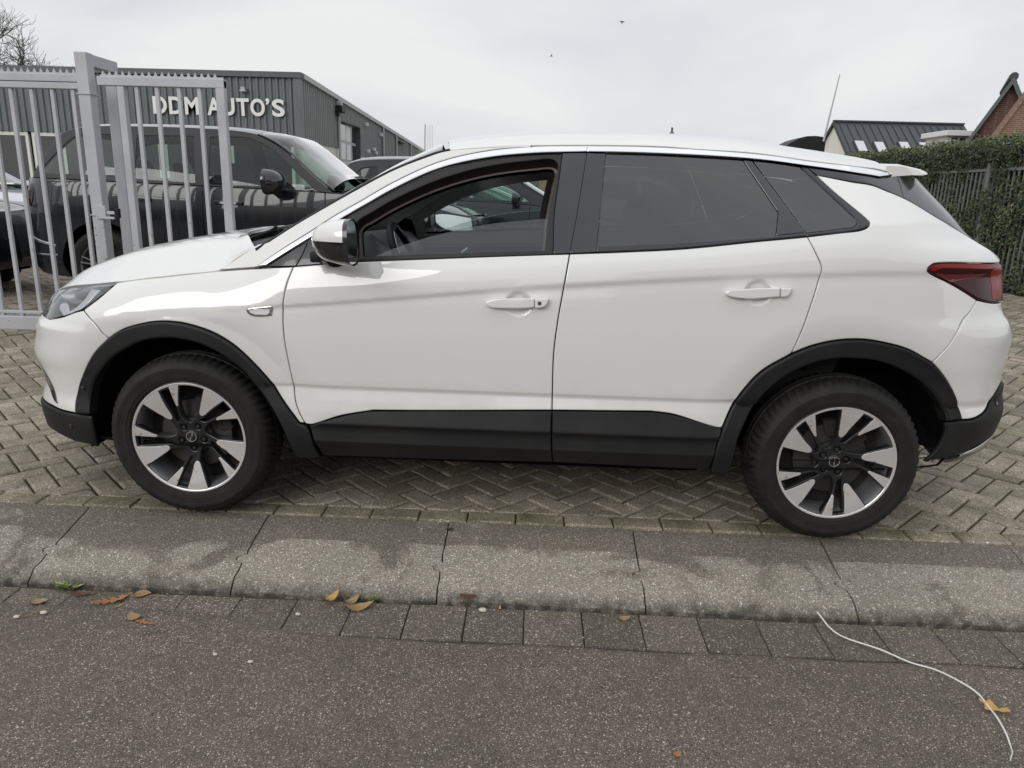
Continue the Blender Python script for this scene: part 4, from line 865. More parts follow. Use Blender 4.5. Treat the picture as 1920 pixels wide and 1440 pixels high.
stone_mat('kerb_stone', (.41, .368, .310), (.190, .168, .138), (.88, .85, .76), cell=250, fleck=.91, wear=.35, moss=.12, islandvar=.06, stain=kerbstain)
stone_mat('gutter_stone', (.205, .176, .142), (.080, .069, .056), (.62, .57, .49), cell=270, fleck=.90, wear=.9, islandvar=.22)
stone_mat('asphalt', (.220, .185, .153), (.058, .049, .041), (.66, .60, .51), cell=310, fleck=.91, wear=.8, islandvar=0.)
def _joint(nt, b):
    t = NT(nt); v = t.coord('World'); n = t.noise(v, 9, 4, .6); t.l(t.mix(t.ramp(n, [(.4, 0.), (.65, 1.)]), (.040, .032, .022), (.055, .060, .022)), b.inputs['Base Color'])
mat('joint_soil', rough=.95, build=_joint)
mat('earth', (.10, .09, .075), .95)

# road: one sheet to the horizon, on its own level below the kerb
b_ = MB(); b_.add([(-400, -200, -.165), (400, -200, -.165), (400, 600, -.165), (-400, 600, -.165)], [(0, 1, 2, 3)])
g_ = b_.obj('ground', 'earth', None, kind='structure')
# asphalt edge follows the gutter; on the left it is smeared over the bricks
edge = []
for x in np.arange(-14, 14.01, .05):
    cov = float(smooth01((-.55 - x)/.5)); y = -1.512 + cov*.10 + .006*math.sin(x*9) + .02*cov*math.sin(x*3.1)
    edge.append((x, y))
v = []; f = []
rows = [0, .01, .03, .10, .4, 1.2, 4, 14]
for i, (x, y) in enumerate(edge):
    for j, r in enumerate(rows):
        z = -.139 if j else -.146
        if j == 1: z = -.1395
        v.append((x, y - r, z))
n = len(rows)
for i in range(len(edge)-1):
    for j in range(n-1): f.append((i*n+j, i*n+j+1, (i+1)*n+j+1, (i+1)*n+j))
road = MB().add(v, f).obj('road', 'asphalt', None, smooth=True, kind='structure')

def slab(top, zf, depth, ch=.005, tilt=(0, 0)):
    """stone from a top outline (ccw): chamfered top, sides down"""
    p = np.array(top, float); n = len(p); c = p.mean(0)
    i_ = inset_poly(p, ch)
    def z(q): return zf(q[:, 0], q[:, 1]) + tilt[0]*(q[:, 0]-c[0]) + tilt[1]*(q[:, 1]-c[1])
    V = np.concatenate([np.c_[i_, z(i_)], np.c_[p, z(p) - ch*.8], np.c_[p, z(p) - depth]])
    F = [tuple(range(n))] + [(j, j+n, (j+1) % n + n, (j+1) % n) for j in range(n)] + [(j+n, j+2*n, (j+1) % n + 2*n, (j+1) % n + n) for j in range(n)]
    return V, F
mat('gutter_dirt', (.060, .050, .040), .95)
# kerb slabs, sloping from the pavement down to the gutter, with tongued joints
kerb = MB(); kerb.box(-14, 14, -1.27, -.85, -.30, -.16); kerb_o = kerb.obj('kerb', 'joint_soil', None, kind='structure')
def kz(x, y):
    t = np.clip((-.845 - y)/.44, 0, 1); return -.002 - .092*t - .030*np.clip((t-.90)/.10, 0, 1)**2
JX = [-9.85+.79*k for k in range(0, 26)]
off_ = -1.830 - JX[10]; JX = [x + off_ for x in JX]
def joint(x, s):
    r_ = random.Random(int(x*100)); pts = [(x + r_.uniform(-.006, .006), -.845)]
    for y in np.arange(-.90, -1.08, -.03): pts.append((x + r_.uniform(-.0018, .0018), y))
    pts += [(x+.004, -1.10), (x - .020, -1.113), (x - .030, -1.128), (x - .022, -1.143), (x + .002, -1.155), (x + .006, -1.20), (x + .004, -1.24), (x + .006, -1.287)]
    return [(px + s, py) for px, py in pts]
mi = bpy.data
for a, b in zip(JX[:-1], JX[1:]):
    if b < -5.5 or a > 5.5: continue
    L_ = joint(a, .0030); Rr = joint(b, -.0030)
    # grid strip between the joints so that the slope and nose follow kz
    nx = 9; v = []; f = []
    m_ = len(L_); dz = random.uniform(-.003, .003)
    for i in range(m_):
        for k in range(nx):
            t = k/(nx-1); x = L_[i][0]*(1-t) + Rr[i][0]*t; y = L_[i][1]*(1-t)+Rr[i][1]*t
            e_ = .006 if k in (0, nx-1) or i in (0,) else 0
            v.append((x, y, float(kz(x, np.array(y))) + dz - e_))
    for i in range(m_-1):
        for k in range(nx-1): f.append((i*nx+k, (i+1)*nx+k, (i+1)*nx+k+1, i*nx+k+1))
    # skirts
    bd = [i*nx for i in range(m_)] + [(m_-1)*nx+k for k in range(1, nx)] + [i*nx+nx-1 for i in range(m_-2, -1, -1)] + [k for k in range(nx-2, 0, -1)]
    b0 = len(v)
    for q in bd: v.append((v[q][0], v[q][1], -.22))
    for j in range(len(bd)): j2 = (j+1) % len(bd); f.append((bd[j], b0+j, b0+j2, bd[j2]))
    MB().add(v, f).obj('kerb_slab', 'kerb_stone', kerb_o, smooth=25)
# gutter bricks
gut = MB(); gut.box(-14, 14, -1.53, -1.275, -.30, -.1448); gut_o = gut.obj('gutter', 'gutter_dirt', None, kind='structure')
x = -.126 - .2145*24
while x < 5:
    r_ = rng.uniform
    cov = float(smooth01((-.55 - x)/.5)); zt = -.137 - .0035*cov + r_(-.0015, .0015)
    V, F = slab([(x+.003+r_(-.002, .002), -1.510+r_(-.006, .004)), (x+.2125, -1.510+r_(-.006, .004)), (x+.2125+r_(-.002, .002), -1.298), (x+.003, -1.298)], lambda a, b: zt + 0*a, .05, .0025, (r_(-.008, .008), r_(-.012, .012)))
    MB().add(V, F).obj('gutter_brick', 'gutter_stone', gut_o)
    x += .2145
# pavement: a bed and herringbone pavers
bed = MB()
_by = [-.85, 1.2, 1.5, 1.8, 2.1, 2.4, 2.7, 3.0, 3.3, 3.7, 60]; _bz = [-.019 + .12*float(smooth01((y-1.2)/2.5)) for y in _by]
bed.add([(x, y, z) for y, z in zip(_by, _bz) for x in (-60, 60)] + [(-60, -.85, -.3), (60, -.85, -.3)], [(2*i, 2*i+1, 2*i+3, 2*i+2) for i in range(len(_by)-1)] + [(22, 23, 1, 0)]); pave = bed.obj('pavement', 'joint_soil', None, kind='structure')
def gz(x, y): return .0035*np.sin(x*1.7+.5)*np.cos(y*1.3) - .0015 + .12*smooth01((np.asarray(y)-1.2)/2.5)
# stretcher course along the kerb
x = -8.0
while x < 8:
    V, F = slab([(x+.003, -.840), (x+.2085, -.840), (x+.2085, -.742), (x+.003, -.742)], lambda a, b: gz(a, b) + rng.uniform(-.003, .002), .05, .006, (rng.uniform(-.01, .01), rng.uniform(-.02, .02)))
    MB().add(V, F).obj('paver', 'border_stone', pave)
    x += .2115
# herringbone at 45 degrees
def clip(poly, y0):
    out = []
    for i in range(len(poly)):
        a, b = poly[i], poly[(i+1) % len(poly)]
        if a[1] >= y0: out.append(a)
        if (a[1] >= y0) != (b[1] >= y0): t = (y0-a[1])/(b[1]-a[1]); out.append((a[0]+(b[0]-a[0])*t, y0))
    return out
S_ = .1055; c45 = math.sqrt(.5); bricks = []
camx, camy = .094, -3.746
for i in range(-150, 190):
    for j in range(-150, 190):
        t = (i - j) % 4
        if t == 0: w_, h_ = 2, 1
        elif t == 3: w_, h_ = 1, 2
        else: continue
        cx_, cy_ = (i + w_/2)*S_, (j + h_/2)*S_
        X = (cx_ - cy_)*c45; Y = (cx_ + cy_)*c45 - .5
        if Y < -.86 or Y > 13.5 or abs(X - camx) > .80*(Y - camy) + 2.2: continue
        if abs(X) < 1.75 and .45 < Y < 2.0 and False: continue
        g = .0052
        q = [(i*S_+g, j*S_+g), ((i+w_)*S_-g, j*S_+g), ((i+w_)*S_-g, (j+h_)*S_-g), (i*S_+g, (j+h_)*S_-g)]
        q = [((a-b)*c45, (a+b)*c45 - .5) for a, b in q]
        if min(p[1] for p in q) < -.737: q = clip(q, -.737)
        if len(q) < 3 or abs(area2(np.array(q))) < .0012: continue
        hidden = abs(X) < 1.9 and .75 < Y < 2.9
        behind = X > -2.2 and X < 2.0 and Y > .7
        bricks.append((math.hypot(X-camx, Y-camy) + (50 if behind else 0), q))
bricks.sort(key=lambda t: t[0]); NEARB = 240
for d, q in bricks[:NEARB]:
    dz = rng.uniform(-.0035, .002); V, F = slab(q, lambda a, b: gz(a, b) + dz, .05, .008, (rng.uniform(-.022, .022), rng.uniform(-.022, .022)))
    MB().add(V, F).obj('paver', 'paver_stone', pave)
VV = []; FF = []; nb = 0
for d, q in bricks[NEARB:]:
    if math.hypot(*(np.array(q[0]) - (camx, camy))) > 7.5:
        p = inset_poly(np.array(q), .001); dz = rng.uniform(-.003, .002); V = np.c_[p, gz(p[:, 0], p[:, 1])+dz]; F = [tuple(range(len(p)))]
        # far ones: top and two short sides only
        n = len(p); V = np.concatenate([V, V - [0, 0, .02]]); F += [(j, j+n, (j+1) % n+n, (j+1) % n) for j in range(n)]
    else:
        dz = rng.uniform(-.0035, .002); V, F = slab(q, lambda a, b: gz(a, b) + dz, .03, .008, (rng.uniform(-.022, .022), rng.uniform(-.022, .022)))
    VV.append(V); FF += [tuple(i + nb for i in g) for g in F]; nb += len(V)
me = bpy.data.meshes.new('mesh'); me.from_pydata(np.concatenate(VV).tolist(), [], FF); me.update()
link('paver_field', me, 'paver_stone', pave, kind='stuff')
# beyond the laid bricks: plain sheet
MB().add([(-60, 13.3, .112), (60, 13.3, .112), (60, 60, .112), (-60, 60, .112)], [(0, 1, 2, 3)]).obj('yard_paving', 'paver_stone', pave)

# ---------------------------------------------------------------- litter on the road
def leafcol(name, c):
    def bld(nt, b):
        t = NT(nt); v = t.coord('Object'); n = t.noise(v, 60, 4, .6); t.l(t.mix(n, tuple(q*.55 for q in c), tuple(min(1, q*1.35) for q in c)), b.inputs['Base Color'])
    mat(name, rough=.6, build=bld, spec=.3)
leafcol('leaf_orange', (.38, .17, .08)); leafcol('leaf_tan', (.36, .24, .12)); leafcol('leaf_yellow', (.55, .33, .10)); leafcol('leaf_brown', (.13, .065, .04)); leafcol('leaf_dark', (.09, .06, .045))
def leaf(x, y, L, rz, m, label, oak=True, curl=.25, z=-.134, lob=5, wid=.33):
    L *= 1.2; t_ = thing('leaf', label, 'leaf', (x, y, z), rz); r_ = random.Random(int(x*1000)); v = []; f = []; n = 22
    for i in range(n+1):
        s = i/n; xx = (s-.5)*L; wd = L*wid*math.sin(math.pi*min(1, s*.96+.02))**.8
        if oak: wd *= .62 + .38*math.cos(2*math.pi*lob*s + 1)
        wd = max(wd, .0015); lift = curl*L*(abs(s-.5)*1.5)**2*r_.uniform(.9, 1.1)
        v += [(xx - .2*wd, wd*.5, lift + curl*wd*.35), (xx, 0, lift), (xx - .2*wd, -wd*.5, lift + curl*wd*.25)]
        if i: a = (i-1)*3; f += [(a, a+1, a+4, a+3), (a+1, a+2, a+5, a+4)]
    MB().add(v, f).obj('blade', m, t_, smooth=True)
    b_ = MB(); b_.tube([(-L*.5, 0, curl*L*.5), (-L*.62, L*.03, .002)], .0012, 5); b_.obj('stalk', 'leaf_dark', t_)
    return t_
leaf(-1.445, -1.372, .118, .5, 'leaf_orange', 'large orange-brown lobed oak leaf in the gutter, left of the round brown leaf')
leaf(-1.405, -1.405, .038, 1.0, 'leaf_tan', 'small curled leaf fragment touching the large lobed oak leaf')
leaf(-1.314, -1.465, .045, 2.5, 'leaf_tan', 'tan heart-shaped leaf beside the small bright orange lobed leaf', oak=False, wid=.8, curl=.1)
leaf(-1.252, -1.497, .070, -.2, 'leaf_orange', 'small bright orange lobed oak leaf flat on the asphalt edge', curl=.05)
leaf(-1.358, -1.312, .048, .1, 'leaf_tan', 'round brown leaf tucked against the kerb', oak=False, wid=.85, curl=.08)
leaf(-1.700, -1.398, .048, .2, 'leaf_tan', 'pale tan crumpled leaf, leftmost by the gutter', wid=.6, oak=False)
leaf(-1.575, -1.335, .075, .3, 'leaf_brown', 'dark curled leaf just right of the pale weed', wid=.35)
leaf(-.636, -1.312, .060, 1.0, 'leaf_yellow', 'yellow pointed leaf propped up against the kerb', oak=False, wid=.45, curl=.5, z=-.12)
leaf(-.556, -1.318, .055, .9, 'leaf_tan', 'upper of two dry curled leaves left of the small grass tuft', oak=False, wid=.5, curl=.5, z=-.125)
leaf(-.520, -1.345, .085, .35, 'leaf_tan', 'lower of two dry curled leaves left of the small grass tuft', oak=False, wid=.45, curl=.4)
leaf(-.122, -1.262, .058, 1.2, 'leaf_brown', 'rust-brown leaf stuck on the sloping kerb slab', oak=False, wid=.9, curl=.05, z=-.104)
leaf(-.003, -1.306, .022, 1.5, 'leaf_yellow', 'tiny yellow leaf scrap standing at the kerb foot', oak=False, curl=.6)
leaf(.461, -1.335, .040, .3, 'leaf_tan', 'small pinkish tan leaf on the gutter bricks under the rear door', oak=False, wid=.6, curl=.3)
leaf(1.562, -1.742, .070, -.7, 'leaf_yellow', 'golden leaf on the asphalt crossed by the white cord', oak=True, lob=2, wid=.75, curl=.3)
leaf(.535, -2.005, .022, .5, 'leaf_orange', 'small orange leaf scrap at the bottom edge of the road', oak=False, wid=.7)
mat('pebble_stone', (.62, .57, .48), .6)
for i, (x, y, r, lb) in enumerate([(-1.640, -1.468, .011, 'whitish pebble on the asphalt, right of the other left-hand pebble'), (-1.716, -1.502, .009, 'whitish pebble near the left edge of the road'),
                         (-.066, -1.322, .013, 'pale flat pebble in the gutter under the front door'), (-.735, -1.405, .008, 'small pale pebble on the gutter left of the yellow leaf'),
                         (-.80, -1.69, .008, 'white stone chip on the asphalt below the front wheel'), (-.93, -1.66, .007, 'smaller white stone chip on the asphalt below the front wheel')]):
    bm = bmesh.new(); bmesh.ops.create_icosphere(bm, subdivisions=2, radius=1)
    rr = random.Random(i)
    for q in bm.verts: q.co = Vector((q.co.x*r*1.2, q.co.y*r*.85, q.co.z*r*.6))*(1+rr.uniform(-.12, .12))
    me = bpy.data.meshes.new('mesh'); bm.to_mesh(me); bm.free(); me.shade_smooth(); o = link('pebble', me, 'pebble_stone'); o.location = (x, y, -.132); tag(o, lb, 'pebble')
# loose grit gathered along the kerb foot
rg = np.random.default_rng(21); v = []; f = []
for i in range(900):
    x = rg.uniform(-2.2, 2.2); y = -1.295 - abs(rg.normal(0, .10)) if i < 600 else rg.uniform(-2.2, -1.5)
    s = rg.uniform(.0012, .0034); z = -.137; b0 = len(v); a = rg.uniform(0, 6.28)
    for k in range(5): v.append((x + s*math.cos(a + k*1.2566)*rg.uniform(.8, 1.3), y + s*math.sin(a + k*1.2566)*rg.uniform(.7, 1.2), z))
    v.append((x, y, z + s*rg.uniform(.7, 1.3)))
    for k in range(5): f.append((b0+k, b0+(k+1) % 5, b0+5))
def _grit(nt, b):
    t = NT(nt); t.l(t.ramp(t.island(), [(0., (.06, .05, .04)), (.5, (.22, .18, .14)), (1., (.60, .56, .48))]), b.inputs['Base Color'])
mat('grit_stone', rough=.8, build=_grit)
MB().add(v, f).obj('grit', 'grit_stone', road, fix=False, kind='stuff')
# weeds
mat('weed_green', (.13, .17, .035), .55); mat('weed_pale', (.38, .40, .20), .55); mat('grass_green', (.09, .16, .02), .55)
def tuft(x, y, n, L, m, m2, label, z=-.135, name='weed'):
    t_ = thing(name, label, 'weed', (x, y, z)); rr = random.Random(int(x*99))
    for k, (mm, cnt) in enumerate(((m, n), (m2, n//3))):
        v = []; f = []
        for i in range(cnt):
            a = rr.uniform(0, 6.28); l = L*rr.uniform(.5, 1.1); w_ = l*rr.uniform(.06, .14)*(2.2 if mm == 'weed_pale' else 1); hgt = rr.uniform(.3, 1.0); bx, by = rr.uniform(-.3, .3)*L, rr.uniform(-.1, .1)*L
            px, py = -math.sin(a)*w_, math.cos(a)*w_; b = len(v)
            for s, ws in ((0, .4), (.35, 1), (.7, .8), (1, .05)):
                X = bx + math.cos(a)*l*s; Y = by + math.sin(a)*l*s*.6; Z = l*hgt*(s - .45*s*s)
                v += [(X+px*ws, Y+py*ws, Z), (X-px*ws, Y-py*ws, Z)]
            for s in range(3): f.append((b+2*s, b+2*s+1, b+2*s+3, b+2*s+2))
        MB().add(v, f).obj('blades', mm, t_, fix=False)
tuft(-1.660, -1.296, 60, .050, 'weed_green', 'weed_pale', 'pale green rosette weed growing at the kerb foot on the left')
tuft(-.495, -1.292, 60, .032, 'grass_green', 'weed_green', 'small bright grass tuft at the kerb foot behind the dry leaves')
# moss in a kerb joint
tuft(-.243, -.905, 70, .016, 'weed_green', 'grass_green', 'moss and tiny weeds filling the kerb joint under the front door', z=-.014)
# white cord
mat('white_cord', (.80, .79, .75), .5)
cab = [(1.185, -1.266), (1.197, -1.315), (1.219, -1.367), (1.262, -1.416), (1.332, -1.47), (1.399, -1.521), (1.469, -1.559), (1.518, -1.63), (1.548, -1.685), (1.546, -1.741), (1.537, -1.796), (1.521, -1.876), (1.510, -1.909), (1.494, -1.941), (1.469, -1.973)]
cc = catmull(cab, 8); cz = [-.112 if y > -1.27 else (-.112 + (-.128+.112)*min(1, (-1.27-y)/.06)) + .004*math.sin(i*.25) for i, (x, y) in enumerate(cc)]
b_ = MB(); b_.tube([(x, y, z) for (x, y), z in zip(cc, cz)], [.0030]*(len(cc)-30) + [.0030 - .0018*k/30 for k in range(30)], 6)
tag(b_.obj('cord', 'white_cord', None, smooth=True), 'long thin white cord curving from the kerb across the asphalt', 'cord')
for (x0, y0, x1, y1, lb) in ((-1.69, -1.50, -1.64, -1.44, 'thin dry twig beside the two pale pebbles'), (-1.335, -1.335, -1.27, -1.325, 'short pale straw lying right of the round brown leaf')):
    b_ = MB(); b_.tube([(x0, y0, -.133), ((x0+x1)/2, (y0+y1)/2+.004, -.129), (x1, y1, -.133)], .0014, 5); tag(b_.obj('twig', 'leaf_tan', None), lb, 'twig')
# ================================================================ other vehicles
mat('dark_paint', (.0085, .0105, .015), .25, coat=1., spec=.3); mat('grey_paint', (.16, .17, .18), .35, .3, coat=1.); mat('silver_paint', (.55, .57, .60), .35, .3, coat=1.)
mat('lilac_white_paint', (.62, .63, .70), .35, coat=1.)
mat('car_trim', (.02, .02, .022), .5); mat('seat_beige', (.20, .20, .18), .8)
glass_mat('green_tint', (.55, .68, .62), ior=1.38, refl=1.)
def simple_wheel(parent, x, y, r=.37, w=.25, spokes=5, face='alloy_barrel', name='wheel'):
    b_ = MB(); b_.lathe([(r*.66, 0), (r*.70, -.012), (r*.86, -.016), (r*.96, .01), (r, .05), (r, w-.05), (r*.95, w), (r*.6, w)], 48, 'y'); t = b_.obj(name, 'tyre_rubber', parent, smooth=35); t.location = (x, y, r)
    b_ = MB(); b_.lathe([(r*.69, .0), (r*.64, .02), (r*.62, .12)], 40, 'y')
    for k in range(spokes):
        a = 2*math.pi*k/spokes + .3
        for da in (-.13, .13):
            b_.tube([(r*.12*math.cos(a), .03, r*.12*math.sin(a)), (r*.66*math.cos(a+da), .012, r*.66*math.sin(a+da))], r*.055, 6, flat=(1, .5))
    b_.lathe([(.0001, .015), (r*.16, .02), (r*.17, .06)], 20, 'y'); b_.obj('rim', face, t, smooth=35)
    b_ = MB(); b_.lathe([(.0001, .10), (r*.62, .10)], 24, 'y'); b_.obj('brake_disc', 'cast_iron', t)
    return t
def make_car(name, label, S, L, W, pos, rz, paint, roofpts, hood, windows, seams=(), bodytop=None, glass='green_tint', wheels=(-1.45, 1.45), wr_=.37, extra=None, group=None, cabin=True, spokes=5, arch=.43, wscreen=None, zb=None, bulge=.02):
    """S local surface with front at -x; roofpts (x, z) of the roof edge from rear to the windscreen foot"""
    T_ = thing(name, label, 'car', (pos[0], pos[1], pos[2]), rz, group)
    N_ = []; a = L/2; B = bodytop
    cm0, cm1 = S.cmin, S.cmax
    def ax(cx_, z0): q = math.asin((z0 - wr_)/arch); return [(cx_ + arch*math.cos(t), wr_ + arch*math.sin(t)) + ((1,) if i in (0, 16) else ()) for i, t in enumerate(np.linspace(q, math.pi - q, 17))]
    # outline: bottom with arches, then up the tail, belt forward, nose
    bot = .24
    low = [(cm0, bot+.06, 1)] + [(p[0], p[1], 1) if i in (0, 16) else p[:2] for i, p in enumerate([(q[0], q[1]) for q in ax(wheels[0], bot+.02)[::-1]])] + [(p[0], p[1], 1) if i in (0, 16) else p[:2] for i, p in enumerate([(q[0], q[1]) for q in ax(wheels[1], bot+.02)[::-1]])] + [(cm1, bot+.08, 1)]
    belt = [(cm1, B[-1][1], 1)] + [(x, z) for x, z in B[::-1]] + [(cm0, B[0][1], 1)]
    # body split at the seams
    cuts = [None] + list(seams) + [None]
    names = {0: ['body'], 2: ['front_fender', 'door', 'quarter_panel'], 3: ['front_fender', 'front_door', 'rear_door', 'quarter_panel']}.get(len(seams), ['body'])
    full = low + belt
    if not seams:
        N_.append(panel('body', S, full, paint, T_, grid=.07, step=.05, gap=0, edge=.004, flange=.02))
    else:
        for i, nm in enumerate(names):
            x0 = seams[i-1] if i > 0 else None; x1 = seams[i] if i < len(seams) else None
            d = dens(full, .05)
            def clipx(P, xv, keep):       # keep +1: x > xv
                out = []
                for k in range(len(P)):
                    p, q = P[k], P[(k+1) % len(P)]; ip = (p[0]-xv)*keep >= 0; iq = (q[0]-xv)*keep >= 0
                    if ip: out.append(tuple(p))
                    if ip != iq: t = (xv-p[0])/(q[0]-p[0]); out.append((xv, p[1]+(q[1]-p[1])*t))
                return out
            P_ = [tuple(p) for p in d]
            if x0 is not None: P_ = clipx(P_, x0, 1)
            if x1 is not None: P_ = clipx(P_, x1, -1)
            P_ = [(p[0], p[1], 1) for p in P_]
            N_.append(panel(nm, S, P_, paint, T_, grid=.06, step=.06, gap=.004, edge=.004, flange=.02))
    # greenhouse frame with holes, windows
    rp = roofpts
    gh = [(x, z, 1) if i in (0, len(rp)-1) else (x, z) for i, (x, z) in enumerate(rp)]
    Bz = lambda x: float(np.interp(x, [p[0] for p in B], [p[1] for p in B]))
    ghp = gh + [(x, Bz(x)) for x in np.linspace(rp[-1][0] + .1, rp[0][0] - .1, 12)]
    ghp = gh + [(rp[-1][0]-.02, Bz(rp[-1][0]), 1)] + [(x, Bz(x)+.004) for x in np.linspace(rp[-1][0] + .1, rp[0][0] - .05, 10)] + [(rp[0][0]+.03, Bz(rp[0][0]), 1)]
    N_.append(panel('window_surround', S, ghp, 'car_trim' if paint == 'dark_paint' else paint, T_, holes=[w_ for w_ in windows], grid=.07, step=.018, off=-.003, gap=.001, edge=.004, flange=.03))
    for w_ in windows: N_.append(panel('side_window', S, w_, glass, T_, grid=.09, step=.018, off=-.010, gap=-.004, edge=.001, flange=.004))
    # roof sheet incl. windscreen
    xs = np.array([p[0] for p in rp]); pr_ = S.P(xs, np.array([p[1] for p in rp])); yy = -pr_[:, 1]
    o = np.argsort(pr_[:, 0]); tabx = pr_[o, 0]; tz = pr_[o, 2]; ty = yy[o]
    keep = np.concatenate([[True], np.diff(tabx) > 1e-3]); tabx, tz, ty = tabx[keep], tz[keep], ty[keep]
    fy = herm(list(zip(tabx, ty))); fz_ = herm(list(zip(tabx, tz)))
    TS_ = HSurf(lambda x, y: fz_(x) + (.055 + bulge*smooth01((wtop + .05 - x)/.35))*(1 - np.clip(np.abs(y)/fy(x), 0, 1.02)**4))
    wtop = wscreen; x_foot = tabx[0]; x_rear = tabx[-1]
    def strip(x0, x1, n=8, ins=.0): X_ = np.linspace(x0, x1, n); return [(x, -float(fy(x))+ins) for x in X_], [(x, float(fy(x))-ins) for x in X_[::-1]]
    a1, a2 = strip(wtop, x_rear - .01, 12); a1[0] = (*a1[0], 1); a1[-1] = (*a1[-1], 1); a2[0] = (*a2[0], 1); a2[-1] = (*a2[-1], 1)
    panel('roof', TS_, a1 + a2, paint, T_, grid=.12, step=.08, gap=0, edge=.004, flange=.03)
    a1, a2 = strip(x_foot + .01, wtop, 6, .05); a1[0] = (*a1[0], 1); a1[-1] = (*a1[-1], 1); a2[0] = (*a2[0], 1); a2[-1] = (*a2[-1], 1)
    mid = [(x_foot - .09, .4), (x_foot - .12, 0), (x_foot - .09, -.4)]
    panel('windscreen', TS_, a1 + a2 + mid, glass, T_, grid=.12, step=.08, gap=.0, edge=.002, flange=.004, off=-.003)
    for s_ in (-1, 1):
        b_ = MB(); b_.tube([TS_.P(np.array([x]), np.array([s_*(float(fy(x)) - .03)]))[0] for x in np.linspace(x_foot, wtop, 10)], .030, 6, flat=(1.1, .35)); b_.obj('pillar', paint, T_, smooth=True)
    # bonnet
    hx = [p[0] for p in hood]; hz = [p[1] for p in hood]; hp_ = S.P(np.array(hx), np.array(hz)); fy2 = herm(list(zip(hp_[:, 0], -hp_[:, 1]))); fz2 = herm(list(zip(hp_[:, 0], hp_[:, 2])))
    HS_ = HSurf(lambda x, y: fz2(x) + .06*(1 - np.clip(np.abs(y)/fy2(x), 0, 1.02)**3)*smooth01((x - hp_[0, 0] + .25)/.4))
    X_ = np.linspace(hp_[0, 0], hp_[-1, 0], 10); o1 = [(x, -float(fy2(x))) for x in X_]; o2 = [(x, float(fy2(x))) for x in X_[::-1]]
    for q in (o1, o2): q[0] = (*q[0], 1); q[-1] = (*q[-1], 1)
    panel('bonnet', HS_, o1 + [(X_[-1]-.05, 0)] + o2 + [(X_[0]-.10, .3), (X_[0]-.12, 0), (X_[0]-.10, -.3)], paint, T_, grid=.09, step=.07, gap=.003)
    for wx in wheels:
        w = simple_wheel(T_, wx, -W/2+.015, wr_, spokes=spokes); N_.append(w)
        b_ = MB(); b_.lathe([(arch+.01, -W/2+.06), (arch, -W/2+.30), (.02, -W/2+.30)], 24, 'y', M=Matrix.Translation((wx, 0, wr_)), arc=(-.1, math.pi+.1)); N_.append(b_.obj('wheel_well', 'dark_void', T_, smooth=40))
    b_ = MB(); b_.box(wheels[0]+arch, wheels[1]-arch, -W/2+.10, W/2-.10, .20, .34); b_.box(-a+.25, a-.25, -W/2+.45, W/2-.45, .24, .6); b_.obj('underbody', 'dark_void', T_)
    if cabin:
        zb0 = Bz(0)
        b_ = MB(); b_.box(x_foot-.05, x_foot+.35, -W/2+.18, W/2-.18, zb0-.4, zb0-.03, .04); b_.obj('dashboard', 'dash_plastic', T_, smooth=40)
        for sx, sy in ((x_foot+1.05, -.40), (x_foot+1.05, .40), (x_foot+2.0, -.42), (x_foot+2.0, .42)):
            M = Matrix.Translation((sx, sy, zb0-.62)) @ Matrix.Rotation(math.radians(14), 4, 'Y'); b_ = MB(); b_.box(-.07, .07, -.25, .25, 0, .68, .05, M=M); b_.box(-.05, .05, -.14, .14, .70, .90, .045, M=M); b_.box(-.5, .05, -.25, .25, -.05, .1, .04, M=M); b_.obj('seat', 'seat_cloth', T_, smooth=40)
    if extra: N_ += extra(T_, S)
    for o in N_: mirror_part(o)
    return T_, S
def mirror_body(T_, x, y, z, m='black_gloss', s=1.):
    v = []; f = []; n = 20
    for i in range(8):
        t = i/7*.97; k = (1-t**2.5)**.5
        for j in range(n): q = rrect(2*math.pi*j/n, .13*s, .085*s, 3); v.append((x - .12*t*s + (0), y + q[0]*k, z + q[1]*k))
        if i:
            for j in range(n): f.append(((i-1)*n+j, (i-1)*n+(j+1) % n, i*n+(j+1) % n, i*n+j))
    f.append(tuple(range(n))); f.append(tuple(7*n+j for j in range(n)))
    b_ = MB().add(v, f); b_.tube([(x-.05, y+.05, z-.06*s), (x-.06, y+.22*s, z-.11*s)], .025*s, 8); return b_.obj('door_mirror', m, T_, smooth=45)
